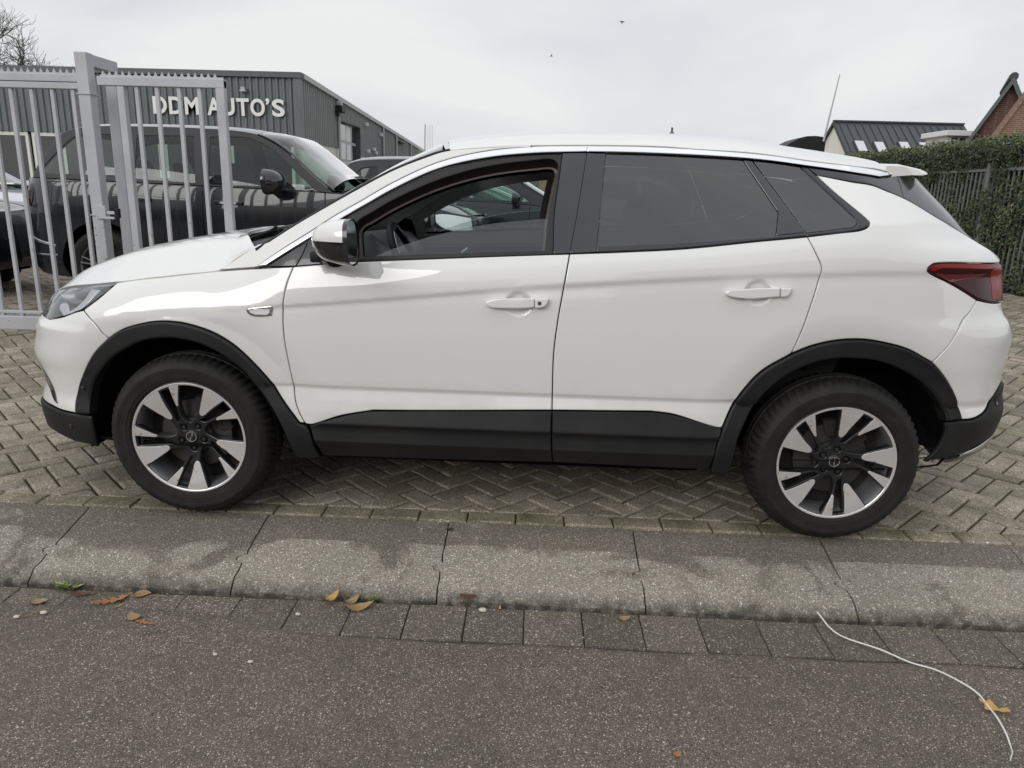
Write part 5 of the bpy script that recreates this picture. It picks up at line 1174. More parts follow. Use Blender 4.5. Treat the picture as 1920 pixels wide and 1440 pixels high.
# --- the dark four-by-four behind the gate, facing right
RRW = [RRT['quarter_window'], RRT['rear_door_window'], RRT['front_door_window']]
RRW[0] = [(2.20, 1.315, 1), (2.08, 1.52), (1.96, 1.66), (1.86, 1.70), (1.36, 1.72, 1), (1.27, 1.315, 1)]
RRW[1] = [(1.072, 1.285, 1), (1.11, 1.715, 1), (.522, 1.725, 1), (.448, 1.262, 1)]
RRW[2] = [(.307, 1.250, 1), (.35, 1.72, 1), (.005, 1.725), (-.098, 1.705), (-.335, 1.59), (-.603, 1.366), (-.815, 1.195, 1), (-.263, 1.245)]
def rr_extra(T_, S):
    N_ = []
    N_.append(panel('door_handle', S, [(.243, 1.087, 1), (-.042, 1.084, 1), (-.041, 1.052, 1), (.243, 1.055, 1)], 'black_gloss', T_, off=.03, gap=0, edge=.006, flange=.03, grid=.03))
    N_.append(panel('door_handle', S, [(1.16, 1.10, 1), (.90, 1.095, 1), (.90, 1.063, 1), (1.16, 1.068, 1)], 'black_gloss', T_, off=.03, gap=0, edge=.006, flange=.03, grid=.03))
    N_.append(panel('chrome_strip', S, [(2.46, .76, 1), (2.38, .70), (1.98, .60, 1), (1.97, .575, 1), (2.38, .665), (2.50, .73, 1)], 'satin_chrome', T_, off=.012, gap=0, edge=.004, grid=.04))
    N_.append(panel('bumper_line', S, [(2.5, .50, 1), (1.97, .50, 1), (1.97, .485, 1), (2.5, .485, 1)], 'satin_chrome', T_, off=.004, gap=0, edge=.002, grid=.04))
    N_.append(panel('tail_light', S, [(2.52, 1.14, 1), (2.30, 1.14, 1), (2.25, 1.10), (2.28, .98, 1), (2.52, .95, 1)], 'dark_red_lens', T_, off=.006, gap=0, edge=.004, grid=.04))
    N_.append(panel('shoulder_line', S, [(2.35, 1.165, 1), (-2.2, 1.01, 1), (-2.2, 1.004, 1), (2.35, 1.159, 1)], 'black_gloss', T_, off=.002, gap=0, edge=.001, grid=.05))
    N_.append(panel('fuel_flap', S, [(1.95, 1.02), (1.95, .88), (1.78, .88), (1.78, 1.02)], 'dark_paint', T_, off=.004, gap=0, edge=.003, grid=.04))
    N_.append(mirror_body(T_, -.36, -1.14, 1.29, s=1.45))
    N_.append(panel('head_light', S, [(-2.46, .98, 1), (-2.1, 1.02), (-1.95, 1.0, 1), (-2.1, .88), (-2.46, .84, 1)], 'lamp_white', T_, off=.006, gap=0, edge=.004, grid=.05))
    b_ = MB(); b_.tube([(-1.25, -.55, 1.30), (-1.2, -.2, 1.31)], .012, 6); N_.append(b_.obj('wiper', 'black_plastic', T_))
    return N_
make_car('parked_car', 'dark blue-grey boxy four-by-four parked behind the grey gate, facing right', RR, 5.0, 2.0, RR_POS, math.pi, 'dark_paint',
         [(2.28, 1.68), (2.12, 1.745), (1.8, 1.785), (1.4, 1.80), (.83, 1.805), (.25, 1.795), (-.08, 1.765), (-.31, 1.675), (-.50, 1.555), (-.74, 1.36), (-.96, 1.205)],
         [(-2.38, .99), (-2.2, 1.045), (-1.9, 1.09), (-1.5, 1.14), (-1.2, 1.175), (-1.0, 1.19)], RRW, seams=(-.88, .37, 1.22), bodytop=[(-2.6, 1.0), (-2.2, 1.045), (-1.9, 1.09), (-1.5, 1.14), (-1.2, 1.18), (-.9, 1.20), (.5, 1.235), (1.6, 1.255), (2.6, 1.27)],
         wscreen=-.14, bulge=.10, wheels=(-1.46, 1.46), wr_=.385, arch=.46, extra=rr_extra)
# --- second dark SUV beyond it
def suv(name, label, x_front, ynear, z, paint, rz=math.pi, L=4.7, W=1.86, H=1.68, glass='green_tint', group=None, extra=None, dz=0., scale=1.):
    zb_ = herm([(-2.5, .98), (-1.4, 1.05), (-.8, 1.09), (.5, 1.13), (1.5, 1.17), (2.5, 1.18)])
    S = car_surf(L, W, zb_, .48, rzt=[(.15, .2), (.4, 0), (.8, .02), (1.1, .08), (1.3, .22), (1.5, .38), (1.7, .5)], fzt=[(.15, .2), (.4, 0), (.7, .03), (.95, .10), (1.1, .3)])
    w1 = [(1.95, 1.20, 1), (1.75, 1.38), (1.55, 1.50), (1.25, 1.535, 1), (1.15, 1.19, 1)]; w2 = [(1.02, 1.17, 1), (1.08, 1.545, 1), (.28, 1.575, 1), (.22, 1.14, 1)]; w3 = [(.12, 1.135, 1), (.18, 1.575, 1), (-.10, 1.56), (-.35, 1.47), (-.62, 1.30), (-.88, 1.11, 1)]
    def ex(T_, S_):
        r = [mirror_body(T_, -.62, -W/2-.10, 1.17, m='black_gloss', s=.95), panel('head_light', S_, [(-2.33, .80, 1), (-2.0, .90), (-1.75, .93, 1), (-1.95, .80), (-2.33, .70, 1)], 'lamp_white', T_, off=.006, gap=0, edge=.004, grid=.05),
             panel('tail_light', S_, [(2.36, 1.08, 1), (1.95, 1.06, 1), (2.05, .93), (2.36, .90, 1)], 'dark_red_lens', T_, off=.006, gap=0, edge=.004, grid=.05)]
        return r
    s_ = 1 if rz else -1
    return make_car(name, label, S, L, W, (x_front - L/2 if rz else x_front + L/2, ynear + W/2, z), rz, paint,
         [(2.02, 1.56), (1.7, 1.605), (1.2, 1.63), (.5, 1.645), (.0, 1.63), (-.30, 1.57), (-.60, 1.44), (-.9, 1.27), (-1.22, 1.09)],
         [(-2.18, .90), (-1.9, .96), (-1.5, 1.01), (-1.2, 1.05)], [w1, w2, w3], seams=(-.86, .20, 1.10) if scale >= 1 else (), bodytop=[(-2.5, .92), (-1.9, .96), (-1.5, 1.01), (-1.2, 1.05), (-.8, 1.09), (.5, 1.125), (1.5, 1.165), (2.5, 1.18)],
         wscreen=-.12, wheels=(-1.40, 1.36), wr_=.36, arch=.42, glass=glass, extra=ex, group=group)
suv('parked_car', 'dark grey SUV with open view through its cabin, parked beyond the four-by-four', 1.45, 6.35, .13, 'dark_paint')
# low silver cars further back
def sedan(label, x_front, ynear, z, paint, L=4.6, rz=math.pi):
    zb_ = herm([(-2.4, .78), (-1.2, .88), (0, .92), (1.2, .96), (2.4, .98)]); W = 1.8
    S = car_surf(L, W, zb_, .62, rzt=[(.15, .2), (.4, 0), (.9, .03), (1.0, .12), (1.4, .5)], fzt=[(.15, .2), (.4, 0), (.6, .03), (.85, .15), (1.0, .3)])
    w2 = [(1.45, 1.00, 1), (1.1, 1.20), (.75, 1.29), (.40, 1.31, 1), (.36, .96, 1)]; w3 = [(.28, .955, 1), (.32, 1.31, 1), (.05, 1.30), (-.25, 1.20), (-.85, .93, 1)]
    def ex(T_, S_):
        return [mirror_body(T_, -.62, -W/2-.08, 1.0, m=paint, s=.85), panel('chrome_strip', S_, [(1.62, 1.0, 1), (1.15, 1.235), (.75, 1.325), (.3, 1.35), (0, 1.335), (-.3, 1.235), (-.95, .95, 1), (-.95, .935, 1), (-.3, 1.215), (0, 1.318), (.3, 1.333), (.75, 1.305), (1.15, 1.215), (1.60, .99, 1)], 'chrome', T_, off=.01, gap=0, edge=.003, grid=.05, step=.04)]
    return make_car('parked_car', label, S, L, W, (x_front - L/2 if rz else x_front + L/2, ynear + W/2, z), rz, paint,
         [(1.85, 1.04), (1.4, 1.23), (1.0, 1.33), (.5, 1.375), (.1, 1.36), (-.25, 1.27), (-.6, 1.10), (-1.0, .92)],
         [(-2.1, .70), (-1.7, .80), (-1.3, .86), (-1.0, .885)], [w2, w3], bodytop=[(-2.4, .74), (-1.7, .80), (-1.3, .86), (-1.0, .885), (0, .915), (1.2, .955), (2.4, .98)],
         wscreen=.0, wheels=(-1.35, 1.32), wr_=.33, arch=.39, extra=ex)
sedan('silver low saloon with chrome window arc seen through the white car', 1.5, 9.6, .12, 'silver_paint')
sedan('second silver saloon standing behind the silver one with the chrome arc', 1.0, 12.6, .12, 'silver_paint')
suv('parked_car', 'white SUV half hidden behind the pillar of the white car, right of the silver saloon', 4.9, 13.5, .12, 'lilac_white_paint', scale=.9)
# vehicles cut by the left edge of the picture
suv('parked_car', 'pale lilac-white SUV at the left edge behind the four-by-four', -7.05, 6.6, .12, 'lilac_white_paint')
suv('parked_car', 'dark car whose nose just enters the picture at the left edge', -5.72, 3.45, .10, 'dark_paint')
# ================================================================ gate and fences
def _gal(nt, b):
    t = NT(nt); v = t.coord('World'); n = t.noise(v, 26, 6, .7); m_ = t.noise(v, 3.2, 4, .6); s = t.n('ShaderNodeSeparateXYZ'); t.l(v, s.inputs[0])
    lowz = t.ramp(t.math('MULTIPLY', s.outputs[2], .45), [(.1, .03), (.42, .085), (.62, .01), (.9, 0.)])
    chip = t.ramp(t.math('ADD', n, lowz), [(.70, 0.), (.73, 1.)])
    c = t.mix(t.ramp(m_, [(.3, 0.), (.7, 1.)]), (.40, .408, .425), (.50, .508, .53)); c = t.mix(t.math('MULTIPLY', chip, .85), c, (.12, .11, .10)); t.l(c, b.inputs['Base Color'])
    t.l(t.bump(t.math('MULTIPLY', chip, -1.), .4, .002), b.inputs['Normal'])
mat('gate_paint', rough=.48, build=_gal)
mat('old_fence_paint', (.15, .155, .145), .6)
mat('rusty_bar', (.16, .13, .11), .7, .2)
YG = 2.60
def comb(x0, x1, z, parent, y=YG):
    b_ = MB(); n = int((x1-x0)/.055)
    b_.box(x0, x1, y-.004, y+.004, z, z+.014)
    for i in range(n):
        c = x0 + (i+.5)*.055; b_.add([(c-.016, y-.003, z+.012), (c+.016, y-.003, z+.012), (c, y-.003, z+.046), (c-.016, y+.003, z+.012), (c+.016, y+.003, z+.012), (c, y+.003, z+.046)], [(0, 1, 2), (5, 4, 3), (0, 3, 4, 1), (1, 4, 5, 2), (2, 5, 3, 0)])
    return b_.obj('spike_strip', 'gate_paint', parent)
fen = thing('fence', 'pale grey steel bar fence running left from the gate post', 'fence', (-5.5, YG, .05)); fen_inv = Vector((5.5, -YG, -.05))
def child(b_, name, m, parent, **k):
    b_.v = [(x - parent.location.x, y - parent.location.y, z - parent.location.z) for x, y, z in b_.v]; return b_.obj(name, m, parent, **k)
b_ = MB(); b_.box(-7.5, -3.745, YG-.03, YG+.03, 2.155, 2.215, .005); b_.box(-7.5, -3.745, YG-.03, YG+.03, 2.10, 2.150, .005); child(b_, 'top_rail', 'gate_paint', fen)
b_ = MB(); b_.box(-7.5, -3.745, YG-.05, YG+.05, .055, .185, .006); child(b_, 'bottom_rail', 'gate_paint', fen)
b_ = MB(); b_.box(-7.5, -3.745, YG-.02, YG+.02, .205, .230, .004); child(b_, 'lower_rail', 'gate_paint', fen)
for k in range(20):
    x = -3.81 - .176*k; b_ = MB(); b_.box(x-.016, x+.016, YG-.014, YG+.014, .185, 2.10, .003); child(b_, 'bar', 'gate_paint', fen)
o = comb(-7.5, -3.75, 2.215, None); o.parent = fen; o.location = -fen.location
post = thing('gate_post', 'tall square steel gate post with an arm bridging back to the rear post', 'post', (-3.67, YG, .05))
b_ = MB(); b_.box(-3.742, -3.640, YG-.050, YG+.050, .02, 2.385, .006); child(b_, 'post', 'gate_paint', post)
b_ = MB(); b_.box(-3.738, -3.644, YG+.048, YG+.42, 2.285, 2.38, .006); child(b_, 'arm', 'gate_paint', post)
b_ = MB(); b_.box(-3.738, -3.644, YG+.36, YG+.46, .02, 2.284, .006); child(b_, 'rear_post', 'gate_paint', post)
b_ = MB(); b_.box(-3.752, -3.630, YG-.060, YG+.060, 2.060, 2.068); b_.box(-3.752, -3.66, YG-.062, YG+.06, 1.085, 1.093); child(b_, 'clamp', 'gate_paint', post)
b_ = MB(); b_.box(-3.685, -3.600, YG-.085, YG-.051, 1.06, 1.17, .004); b_.box(-3.58, -3.50, YG-.10, YG-.06, 1.10, 1.125, .004); b_.box(-3.60, -3.52, YG-.10, YG-.07, 1.06, 1.08, .004); b_.box(-3.675, -3.635, YG-.068, YG-.051, .72, 1.06, .006); child(b_, 'latch', 'gate_paint', post)
b_ = MB(); b_.box(-3.52, -3.485, YG-.10, YG-.05, 1.07, 1.15, .006); child(b_, 'lock', 'black_plastic', post)
gate = thing('gate', 'pale grey steel gate leaf with chipped paint in front of the four-by-four', 'gate', (-3.04, YG, .12))
b_ = MB(); b_.box(-3.585, -2.528, YG-.03, YG+.03, 2.135, 2.205, .005); child(b_, 'top_rail', 'gate_paint', gate)
b_ = MB(); b_.box(-2.602, -2.528, YG-.028, YG+.028, .12, 2.20, .006); child(b_, 'end_post', 'gate_paint', gate)
b_ = MB(); b_.box(-3.425, -3.365, YG-.03, YG+.03, .12, 2.13, .006); child(b_, 'hinge_post', 'gate_paint', gate)
b_ = MB(); b_.box(-3.42, -2.602, YG-.035, YG+.035, .12, .24, .006); child(b_, 'bottom_rail', 'gate_paint', gate)
for k, x in enumerate((-3.27, -3.10, -2.915, -2.745)):
    b_ = MB(); b_.box(x-.016, x+.016, YG-.014, YG+.014, .24, 2.135, .003); child(b_, 'bar', 'gate_paint', gate)
o = comb(-3.57, -2.54, 2.205, None); o.parent = gate; o.location = -gate.location

# fence in front of the hedge, running away from the street
HX = 7.13
hf = thing('fence', 'grey steel bar fence overgrown by the hedge on the right', 'fence', (HX, 10, .12))
b_ = MB(); b_.box(HX-.02, HX+.02, 5.0, 16.0, 1.895, 1.935, .004); child(b_, 'top_rail', 'old_fence_paint', hf)
b_ = MB(); b_.box(HX-.015, HX+.015, 5.0, 16.0, .20, .235, .004); child(b_, 'bottom_rail', 'old_fence_paint', hf)
for k in range(88):
    y = 5.06 + .122*k; b_ = MB(); b_.box(HX-.010, HX+.010, y-.010, y+.010, .15, 1.895); child(b_, 'bar', 'old_fence_paint', hf)
for y in (5.9, 8.47, 11.05, 13.6):
    b_ = MB(); b_.box(HX-.045, HX+.045, y-.04, y+.04, .05, 2.02, .006); child(b_, 'post', 'old_fence_paint', hf)
b_ = MB()
for k in range(200):
    y = 5.03 + .055*k; b_.add([(HX-.003, y-.016, 1.93), (HX-.003, y+.016, 1.93), (HX, y, 1.985), (HX+.003, y, 1.93)], [(0, 1, 2), (1, 3, 2), (3, 0, 2)])
child(b_, 'spike_strip', 'old_fence_paint', hf)
# hedge of small leaves
def _leafm(nt, b):
    t = NT(nt); r_ = t.island(); v = t.coord('World'); n = t.noise(v, 1.6, 4, .6); s = t.n('ShaderNodeSeparateXYZ'); t.l(v, s.inputs[0])
    c = t.ramp(r_, [(0., (.016, .027, .010)), (.35, (.030, .048, .016)), (.7, (.052, .075, .026)), (.9, (.085, .105, .038)), (.975, (.14, .15, .06)), (1., (.16, .10, .05))])
    new = t.ramp(s.outputs[2], [(2.15/3, 0.), (2.42/3, .55)]); mp_ = t.math('MULTIPLY', s.outputs[2], 1/3.)
    new = t.ramp(mp_, [(2.20/3, 0.), (2.42/3, .55)])
    c = t.mix(t.math('MULTIPLY', new, r_), c, (.20, .22, .07)); t.l(t.mix(1., c, t.ramp(n, [(.3, .65), (.7, 1.25)]), 'MULTIPLY'), b.inputs['Base Color'])
mat('hedge_leaf', rough=.38, build=_leafm, spec=.5)
mat('hedge_core', (.012, .014, .008), .95); mat('bark', (.10, .085, .07), .9)
hedge = thing('hedge', 'tall clipped evergreen hedge behind the steel fence on the right', 'hedge', (HX+.6, 10, .12))
b_ = MB()
b_.box(HX+.16, HX+1.0, 5.2, 15.8, .1, 2.22); child(b_, 'branch_core', 'hedge_core', hedge)
def leaves(nleaf, P, Nn, L, jit, seed, wr=.42):
    """P points, Nn outward normals; rhombic leaves facing roughly outwards"""
    r = np.random.default_rng(seed); n = len(P)
    d = Nn + r.normal(0, jit, (n, 3)); d /= np.linalg.norm(d, axis=1, keepdims=True)
    a = r.normal(0, 1, (n, 3)); a[:, 2] -= .5; a -= (a*d).sum(1, keepdims=True)*d; a /= np.linalg.norm(a, axis=1, keepdims=True); b = np.cross(d, a)
    l = L*r.uniform(.6, 1.25, (n, 1)); w = l*wr
    V = np.stack([P - a*l*.5, P + b*w*.5 + d*l*.06, P + a*l*.5, P - b*w*.5 + d*l*.06], 1).reshape(-1, 3)
    i = np.arange(n)*4; F = np.concatenate([np.stack([i, i+1, i+2], -1), np.stack([i, i+2, i+3], -1)])
    return V, F
r = np.random.default_rng(3)
def clump(y, z): return .10*np.sin(y*2.3+z*1.9)*np.sin(z*3.1-y*1.2) + .06*np.sin(y*6.1+z*4.3) + .04*np.sin(y*13-z*9)
n = 46000; y = 5.2 + 10.6*r.random(n)**1.25; z = .12 + 2.22*r.random(n); dep = r.random(n)**2*.24
gap_ = .5+.5*np.sin(y*1.7+z*2.2+1)*np.sin(z*2.6-y*.9)
x = HX - .105 + .13*gap_ - clump(y, z)*.45 + dep
top = z > 1.95; x -= np.where(top, .10*(z-1.95)/.3, 0)
P1 = np.c_[x, y, z]; N1 = np.tile([-1, -.15, .35], (n, 1)).astype(float)
m_ = 15000; y = 5.2 + 10.6*r.random(m_)**1.25; x = HX - .12 + 1.1*r.random(m_); z = 2.36 + clump(y, x*2)*.35 + .03*r.normal(size=m_) + .035*np.sin(x*7+y*3)
P2 = np.c_[x, y, z]; N2 = np.tile([-.35, -.2, 1], (m_, 1)).astype(float)
q_ = 5000; P3 = np.c_[HX + 1.0*r.random(q_), 5.2 + .06*r.normal(size=q_), .15 + 2.2*r.random(q_)]; N3 = np.tile([0., -1, .2], (q_, 1))
V, F = leaves(0, np.concatenate([P1, P2, P3]), np.concatenate([N1, N2, N3]), .072, .55, 5)
V = V - np.array(hedge.location); me = bpy.data.meshes.new('mesh'); me.from_pydata(V.tolist(), [], F.tolist()); me.update(); link('foliage', me, 'hedge_leaf', hedge, kind='stuff')

# ================================================================ the corrugated workshop
def _clad(col):
    def f(nt, b):
        t = NT(nt); v = t.coord('World', scale=(1, 1, .25)); n = t.noise(v, 3.5, 5, .6); t.l(t.mix(t.ramp(n, [(.3, 0.), (.75, 1.)]), tuple(q*.80 for q in col), tuple(q*1.12 for q in col)), b.inputs['Base Color'])
    return f
mat('cladding_dark', rough=.45, build=_clad((.110, .125, .132))); mat('cladding_side', rough=.5, build=_clad((.185, .20, .20)))
mat('trim_steel', (.075, .085, .09), .5); mat('white_frame', (.62, .62, .60), .5); mat('letter_white', (.72, .72, .71), .4); mat('pane_dark', (.02, .022, .025), .06, coat=1.)
mat('door_pale', (.42, .43, .43), .5); mat('pipe_grey', (.40, .42, .42), .5); mat('white_wall', (.60, .60, .57), .8); mat('felt', (.05, .05, .052), .9)
shop = thing('workshop', 'long workshop clad in dark corrugated steel with a lettered front', 'building', (-14, 25, .1))
YF = 20.0; XC = -7.42
def corr(p0, p1, z0, z1, z0b, z1b, pitch, depth, nrm):
    """trapezoid sheet between two plan points; z0/z1 bottom and top at p0, z0b/z1b at p1"""
    L = math.hypot(p1[0]-p0[0], p1[1]-p0[1]); n = int(L/pitch); v = []; f = []
    prof = [(0, 0), (.34, 0), (.5, 1), (.84, 1)]
    seq = [((i + a)/n, h) for i in range(n) for a, h in prof] + [(1, 0)]
    for t, h in seq:
        x = p0[0]+(p1[0]-p0[0])*t + nrm[0]*depth*h; y = p0[1]+(p1[1]-p0[1])*t + nrm[1]*depth*h
        v += [(x, y, z0+(z0b-z0)*t), (x, y, z1+(z1b-z1)*t)]
    for i in range(len(seq)-1): f.append((2*i, 2*i+2, 2*i+3, 2*i+1))
    return v, f
def eave(y): return 4.70 - (y-20)*.0383      # the roof edge falls gently to the rear
b_ = MB(); b_.add(*corr((-34, YF), (XC, YF), 2.80, 4.56, 2.80, 4.56, .205, .045, (0, -1))); child(b_, 'front_cladding', 'cladding_dark', shop, fix=False)
b_ = MB()
for y0, y1, za in ((20.05, 24.35, 2.76), (24.35, 27.7, 3.76), (27.7, 39.3, 2.66), (39.3, 41.4, 3.2), (41.4, 45.2, 2.5)):
    b_.add(*corr((XC, y0), (XC, y1), za, eave(y0)-.12, za, eave(y1)-.12, .205, .04, (1, 0)))
child(b_, 'side_cladding', 'cladding_side', shop, fix=False)
b_ = MB(); b_.box(-34, XC+.10, YF-.12, YF+.15, 4.56, 4.72); child(b_, 'front_eave', 'trim_steel', shop)
b_ = MB(); b_.add([(XC-.02, 20.16, eave(20)-.13), (XC+.12, 20.16, eave(20)-.13), (XC+.12, 20.16, eave(20)+.02), (XC-.02, 20.16, eave(20)+.02), (XC-.02, 45.3, eave(45.3)-.13), (XC+.12, 45.3, eave(45.3)-.13), (XC+.12, 45.3, eave(45.3)+.02), (XC-.02, 45.3, eave(45.3)+.02)], [(0, 1, 2, 3), (7, 6, 5, 4), (0, 4, 5, 1), (1, 5, 6, 2), (2, 6, 7, 3), (3, 7, 4, 0)]); child(b_, 'side_eave', 'pipe_grey', shop)
b_ = MB(); b_.box(XC-.16, XC+.07, YF-.07, YF+.06, 2.78, 4.555); child(b_, 'corner_trim', 'cladding_dark', shop)
b_ = MB(); b_.add([(-34, 20.1, 4.6), (XC, 20.1, 4.6), (XC, 45.3, 3.65), (-34, 45.3, 3.65)], [(0, 1, 2, 3)]); child(b_, 'roof', 'felt', shop)
b_ = MB(); b_.box(-34, XC-.05, YF+.02, YF+.3, .1, 1.2); b_.box(XC-.35, XC-.02, 20.3, 24.3, .1, 2.8); b_.box(XC-.3, XC-.02, 27.7, 45.2, .1, 2.66); child(b_, 'base_wall', 'white_wall', shop)
b_ = MB(); b_.box(-34, XC-.2, YF+.9, YF+1.0, .1, 2.8); b_.box(-34, XC, YF+.06, YF+.9, 2.72, 2.79); child(b_, 'inner_wall', 'dark_void', shop)
b_ = MB(); b_.box(-34, XC, 45.2, 45.3, .1, 3.6); child(b_, 'rear_wall', 'cladding_side', shop)
for k in range(12):          # office windows under the cladding
    x = -33 + 2.12*k
    w_ = MB(); w_.box(x, x+2.0, YF+.02, YF+.12, 2.68, 2.79); w_.box(x, x+2.0, YF+.02, YF+.12, 1.2, 1.30); w_.box(x, x+.09, YF+.02, YF+.12, 1.3, 2.68); w_.box(x+1.91, x+2.0, YF+.02, YF+.12, 1.3, 2.68); w_.box(x+.95, x+1.05, YF+.02, YF+.12, 1.3, 2.68)
    wo = child(w_, 'window', 'white_frame', shop)
    p_ = MB(); p_.box(x+.09, x+1.91, YF+.05, YF+.07, 1.3, 2.68); p_.v = [(a-shop.location.x, b-shop.location.y, c-shop.location.z) for a, b, c in p_.v]; p_.obj('pane', 'pane_dark', wo)
# lettering
LX = [('D', 290, 317), ('D', 320, 346), ('M', 349.5, 376.5), ('A', 391, 418), ('U', 418.5, 443), ('T', 445.5, 470), ('O', 471.5, 499), ('’', 500, 508), ('S', 511.5, 535.5)]
def lx(px): return -11.99 + (px-290)*(-7.86+11.99)/(535.5-290)
for chx, a, b in LX:
    cu = bpy.data.curves.new('letter', 'FONT'); cu.body = chx; cu.size = .74; cu.extrude = .015; cu.offset = .021
    ob = bpy.data.objects.new('tmp', cu); COL.objects.link(ob); bpy.context.view_layer.update()
    me = bpy.data.meshes.new_from_object(ob); bpy.data.objects.remove(ob)
    xs = [q.co.x for q in me.vertices]; zs = [q.co.y for q in me.vertices]; x0, x1, z0, z1 = min(xs), max(xs), min(zs), max(zs)
    wx0, wx1 = lx(a)+.01, lx(b)-.01; tz0, tz1 = (3.42, 3.93) if chx != '’' else (3.76, 3.95)
    tilt_ = -.0
    for q in me.vertices:
        X = wx0 + (q.co.x-x0)/(x1-x0)*(wx1-wx0); Z = tz0 + (q.co.y-z0)/(z1-z0)*(tz1-tz0); Y = YF - .10 - q.co.z
        q.co = (X - shop.location.x, Y - shop.location.y, Z - shop.location.z)
    link('letter', me, 'letter_white', shop)
b_ = MB(); b_.box(-9.20, -9.02, YF-.22, YF-.05, 4.12, 4.17, .005); b_.box(-9.17, -9.05, YF-.20, YF-.05, 4.17, 4.25, .01); child(b_, 'wall_lamp', 'pipe_grey', shop)
# sectional door with glazed panes in the side
d0, d1 = 24.35, 27.7
mat('door_pane', (.60, .60, .58), .3)
dr = MB(); dr.box(XC-.22, XC-.17, d0, d1, .1, 3.75); door = child(dr, 'sectional_door', 'door_pale', shop)
b_ = MB(); b_.box(XC-.17, XC+.02, d1-.02, d1+.02, .1, 3.76); b_.box(XC-.17, XC+.02, d0, d1, 3.74, 3.78); child(b_, 'door_reveal', 'trim_steel', shop)
for i in range(4):
    for j in range(4):
        y0 = d0 + .08 + i*(d1-d0-.1)/4; z0 = 1.0 + j*.69
        p_ = MB(); p_.box(XC-.17, XC-.155, y0+.05, y0+(d1-d0)/4-.08, z0+.05, z0+.63); p_.v = [(a-shop.location.x, b-shop.location.y, c-shop.location.z) for a, b, c in p_.v]; p_.obj('pane', 'pane_dark' if i == 3 and j > 1 or (i+j) % 5 == 4 else 'door_pane', door)
def dpipe(y, z1=None):
    b_ = MB(); b_.tube([(XC+.10, y, .12), (XC+.10, y, z1 or eave(y)-.13)], .055, 10); child(b_, 'downpipe', 'pipe_grey', shop, smooth=40)
for y in (24.15, 31.9, 35.1, 39.4): dpipe(y)
b_ = MB(); b_.box(XC+.02, XC+.22, 24.0, 24.3, 4.22, 4.36, .02); child(b_, 'rain_hopper', 'pipe_grey', shop)
b_ = MB(); b_.box(XC+.05, XC+.30, 23.85, 24.35, 3.98, 4.20, .02); b_.tube([(XC+.03, 24.6, 4.2), (XC+.28, 24.1, 4.02)], .03, 6); b_.box(XC+.1, XC+.2, 23.8, 24.0, 3.85, 4.0); child(b_, 'flood_light', 'black_plastic', shop)
for y, z in ((28.75, 2.90), (30.2, 2.90), (29.9, 3.02), (28.5, 3.95), (31.4, 3.75), (36.0, 2.9)):
    b_ = MB(); b_.box(XC+.03, XC+.17, y-.10, y+.10, z-.08, z+.07, .02); child(b_, 'wall_box', 'white_frame', shop)
b_ = MB(); b_.box(XC+.03, XC+.25, 35.6, 37.2, 3.70, 3.76); b_.tube([(XC+.04, 36.0, 3.6), (XC+.22, 36.0, 3.73)], .02, 6); child(b_, 'wall_bracket', 'trim_steel', shop)
mat('lamp_lit', (.8, .85, .5), .4, emis=(.85, .95, .55, 1.1))
b_ = MB(); b_.box(XC+.05, XC+.40, 42.4, 44.2, 3.20, 3.30, .02); child(b_, 'lit_lamp', 'lamp_lit', shop)
b_ = MB(); b_.box(XC-.3, XC-.02, 39.3, 41.4, .1, 3.2); child(b_, 'dark_doorway', 'dark_void', shop)

# ================================================================ houses
def brickmat(name, c1, c2, mortar, sx=.21, sz=.06):
    def f(nt, b):
        t = NT(nt); v = t.coord('World'); s = t.n('ShaderNodeSeparateXYZ'); t.l(v, s.inputs[0]); cmb = t.n('ShaderNodeCombineXYZ')
        t.l(t.math('ADD', s.outputs[0], s.outputs[1]), cmb.inputs[0]); t.l(s.outputs[2], cmb.inputs[1])
        br = t.n('ShaderNodeTexBrick'); br.inputs['Scale'].default_value = 1; br.inputs['Brick Width'].default_value = sx; br.inputs['Row Height'].default_value = sz; br.inputs['Mortar Size'].default_value = .006
        br.inputs['Color1'].default_value = (*c1, 1); br.inputs['Color2'].default_value = (*c2, 1); br.inputs['Mortar'].default_value = (*mortar, 1); t.l(cmb.outputs[0], br.inputs['Vector'])
        n = t.noise(v, 1.2, 4, .6); t.l(t.mix(1., br.outputs[0], t.ramp(n, [(.3, .8), (.7, 1.12)]), 'MULTIPLY'), b.inputs['Base Color'])
    mat(name, rough=.85, build=f)
brickmat('brick_red', (.130, .055, .042), (.10, .042, .034), (.20, .17, .14)); brickmat('brick_yellow', (.30, .225, .13), (.25, .185, .11), (.30, .26, .2)); brickmat('brick_orange', (.215, .115, .080), (.175, .09, .068), (.3, .25, .2))
mat('zinc_dark', (.055, .063, .075), .42, .3); mat('tile_dark', (.055, .055, .058), .7); mat('tile_brown', (.12, .085, .065), .8); mat('render_white', (.72, .70, .63), .8); mat('blue_grey_door', (.10, .12, .15), .5)
mat('dark_fence_green', (.035, .045, .04), .7); mat('concrete_pale', (.40, .39, .36), .8); mat('skylight_pane', (.55, .58, .62), .05, coat=1.)
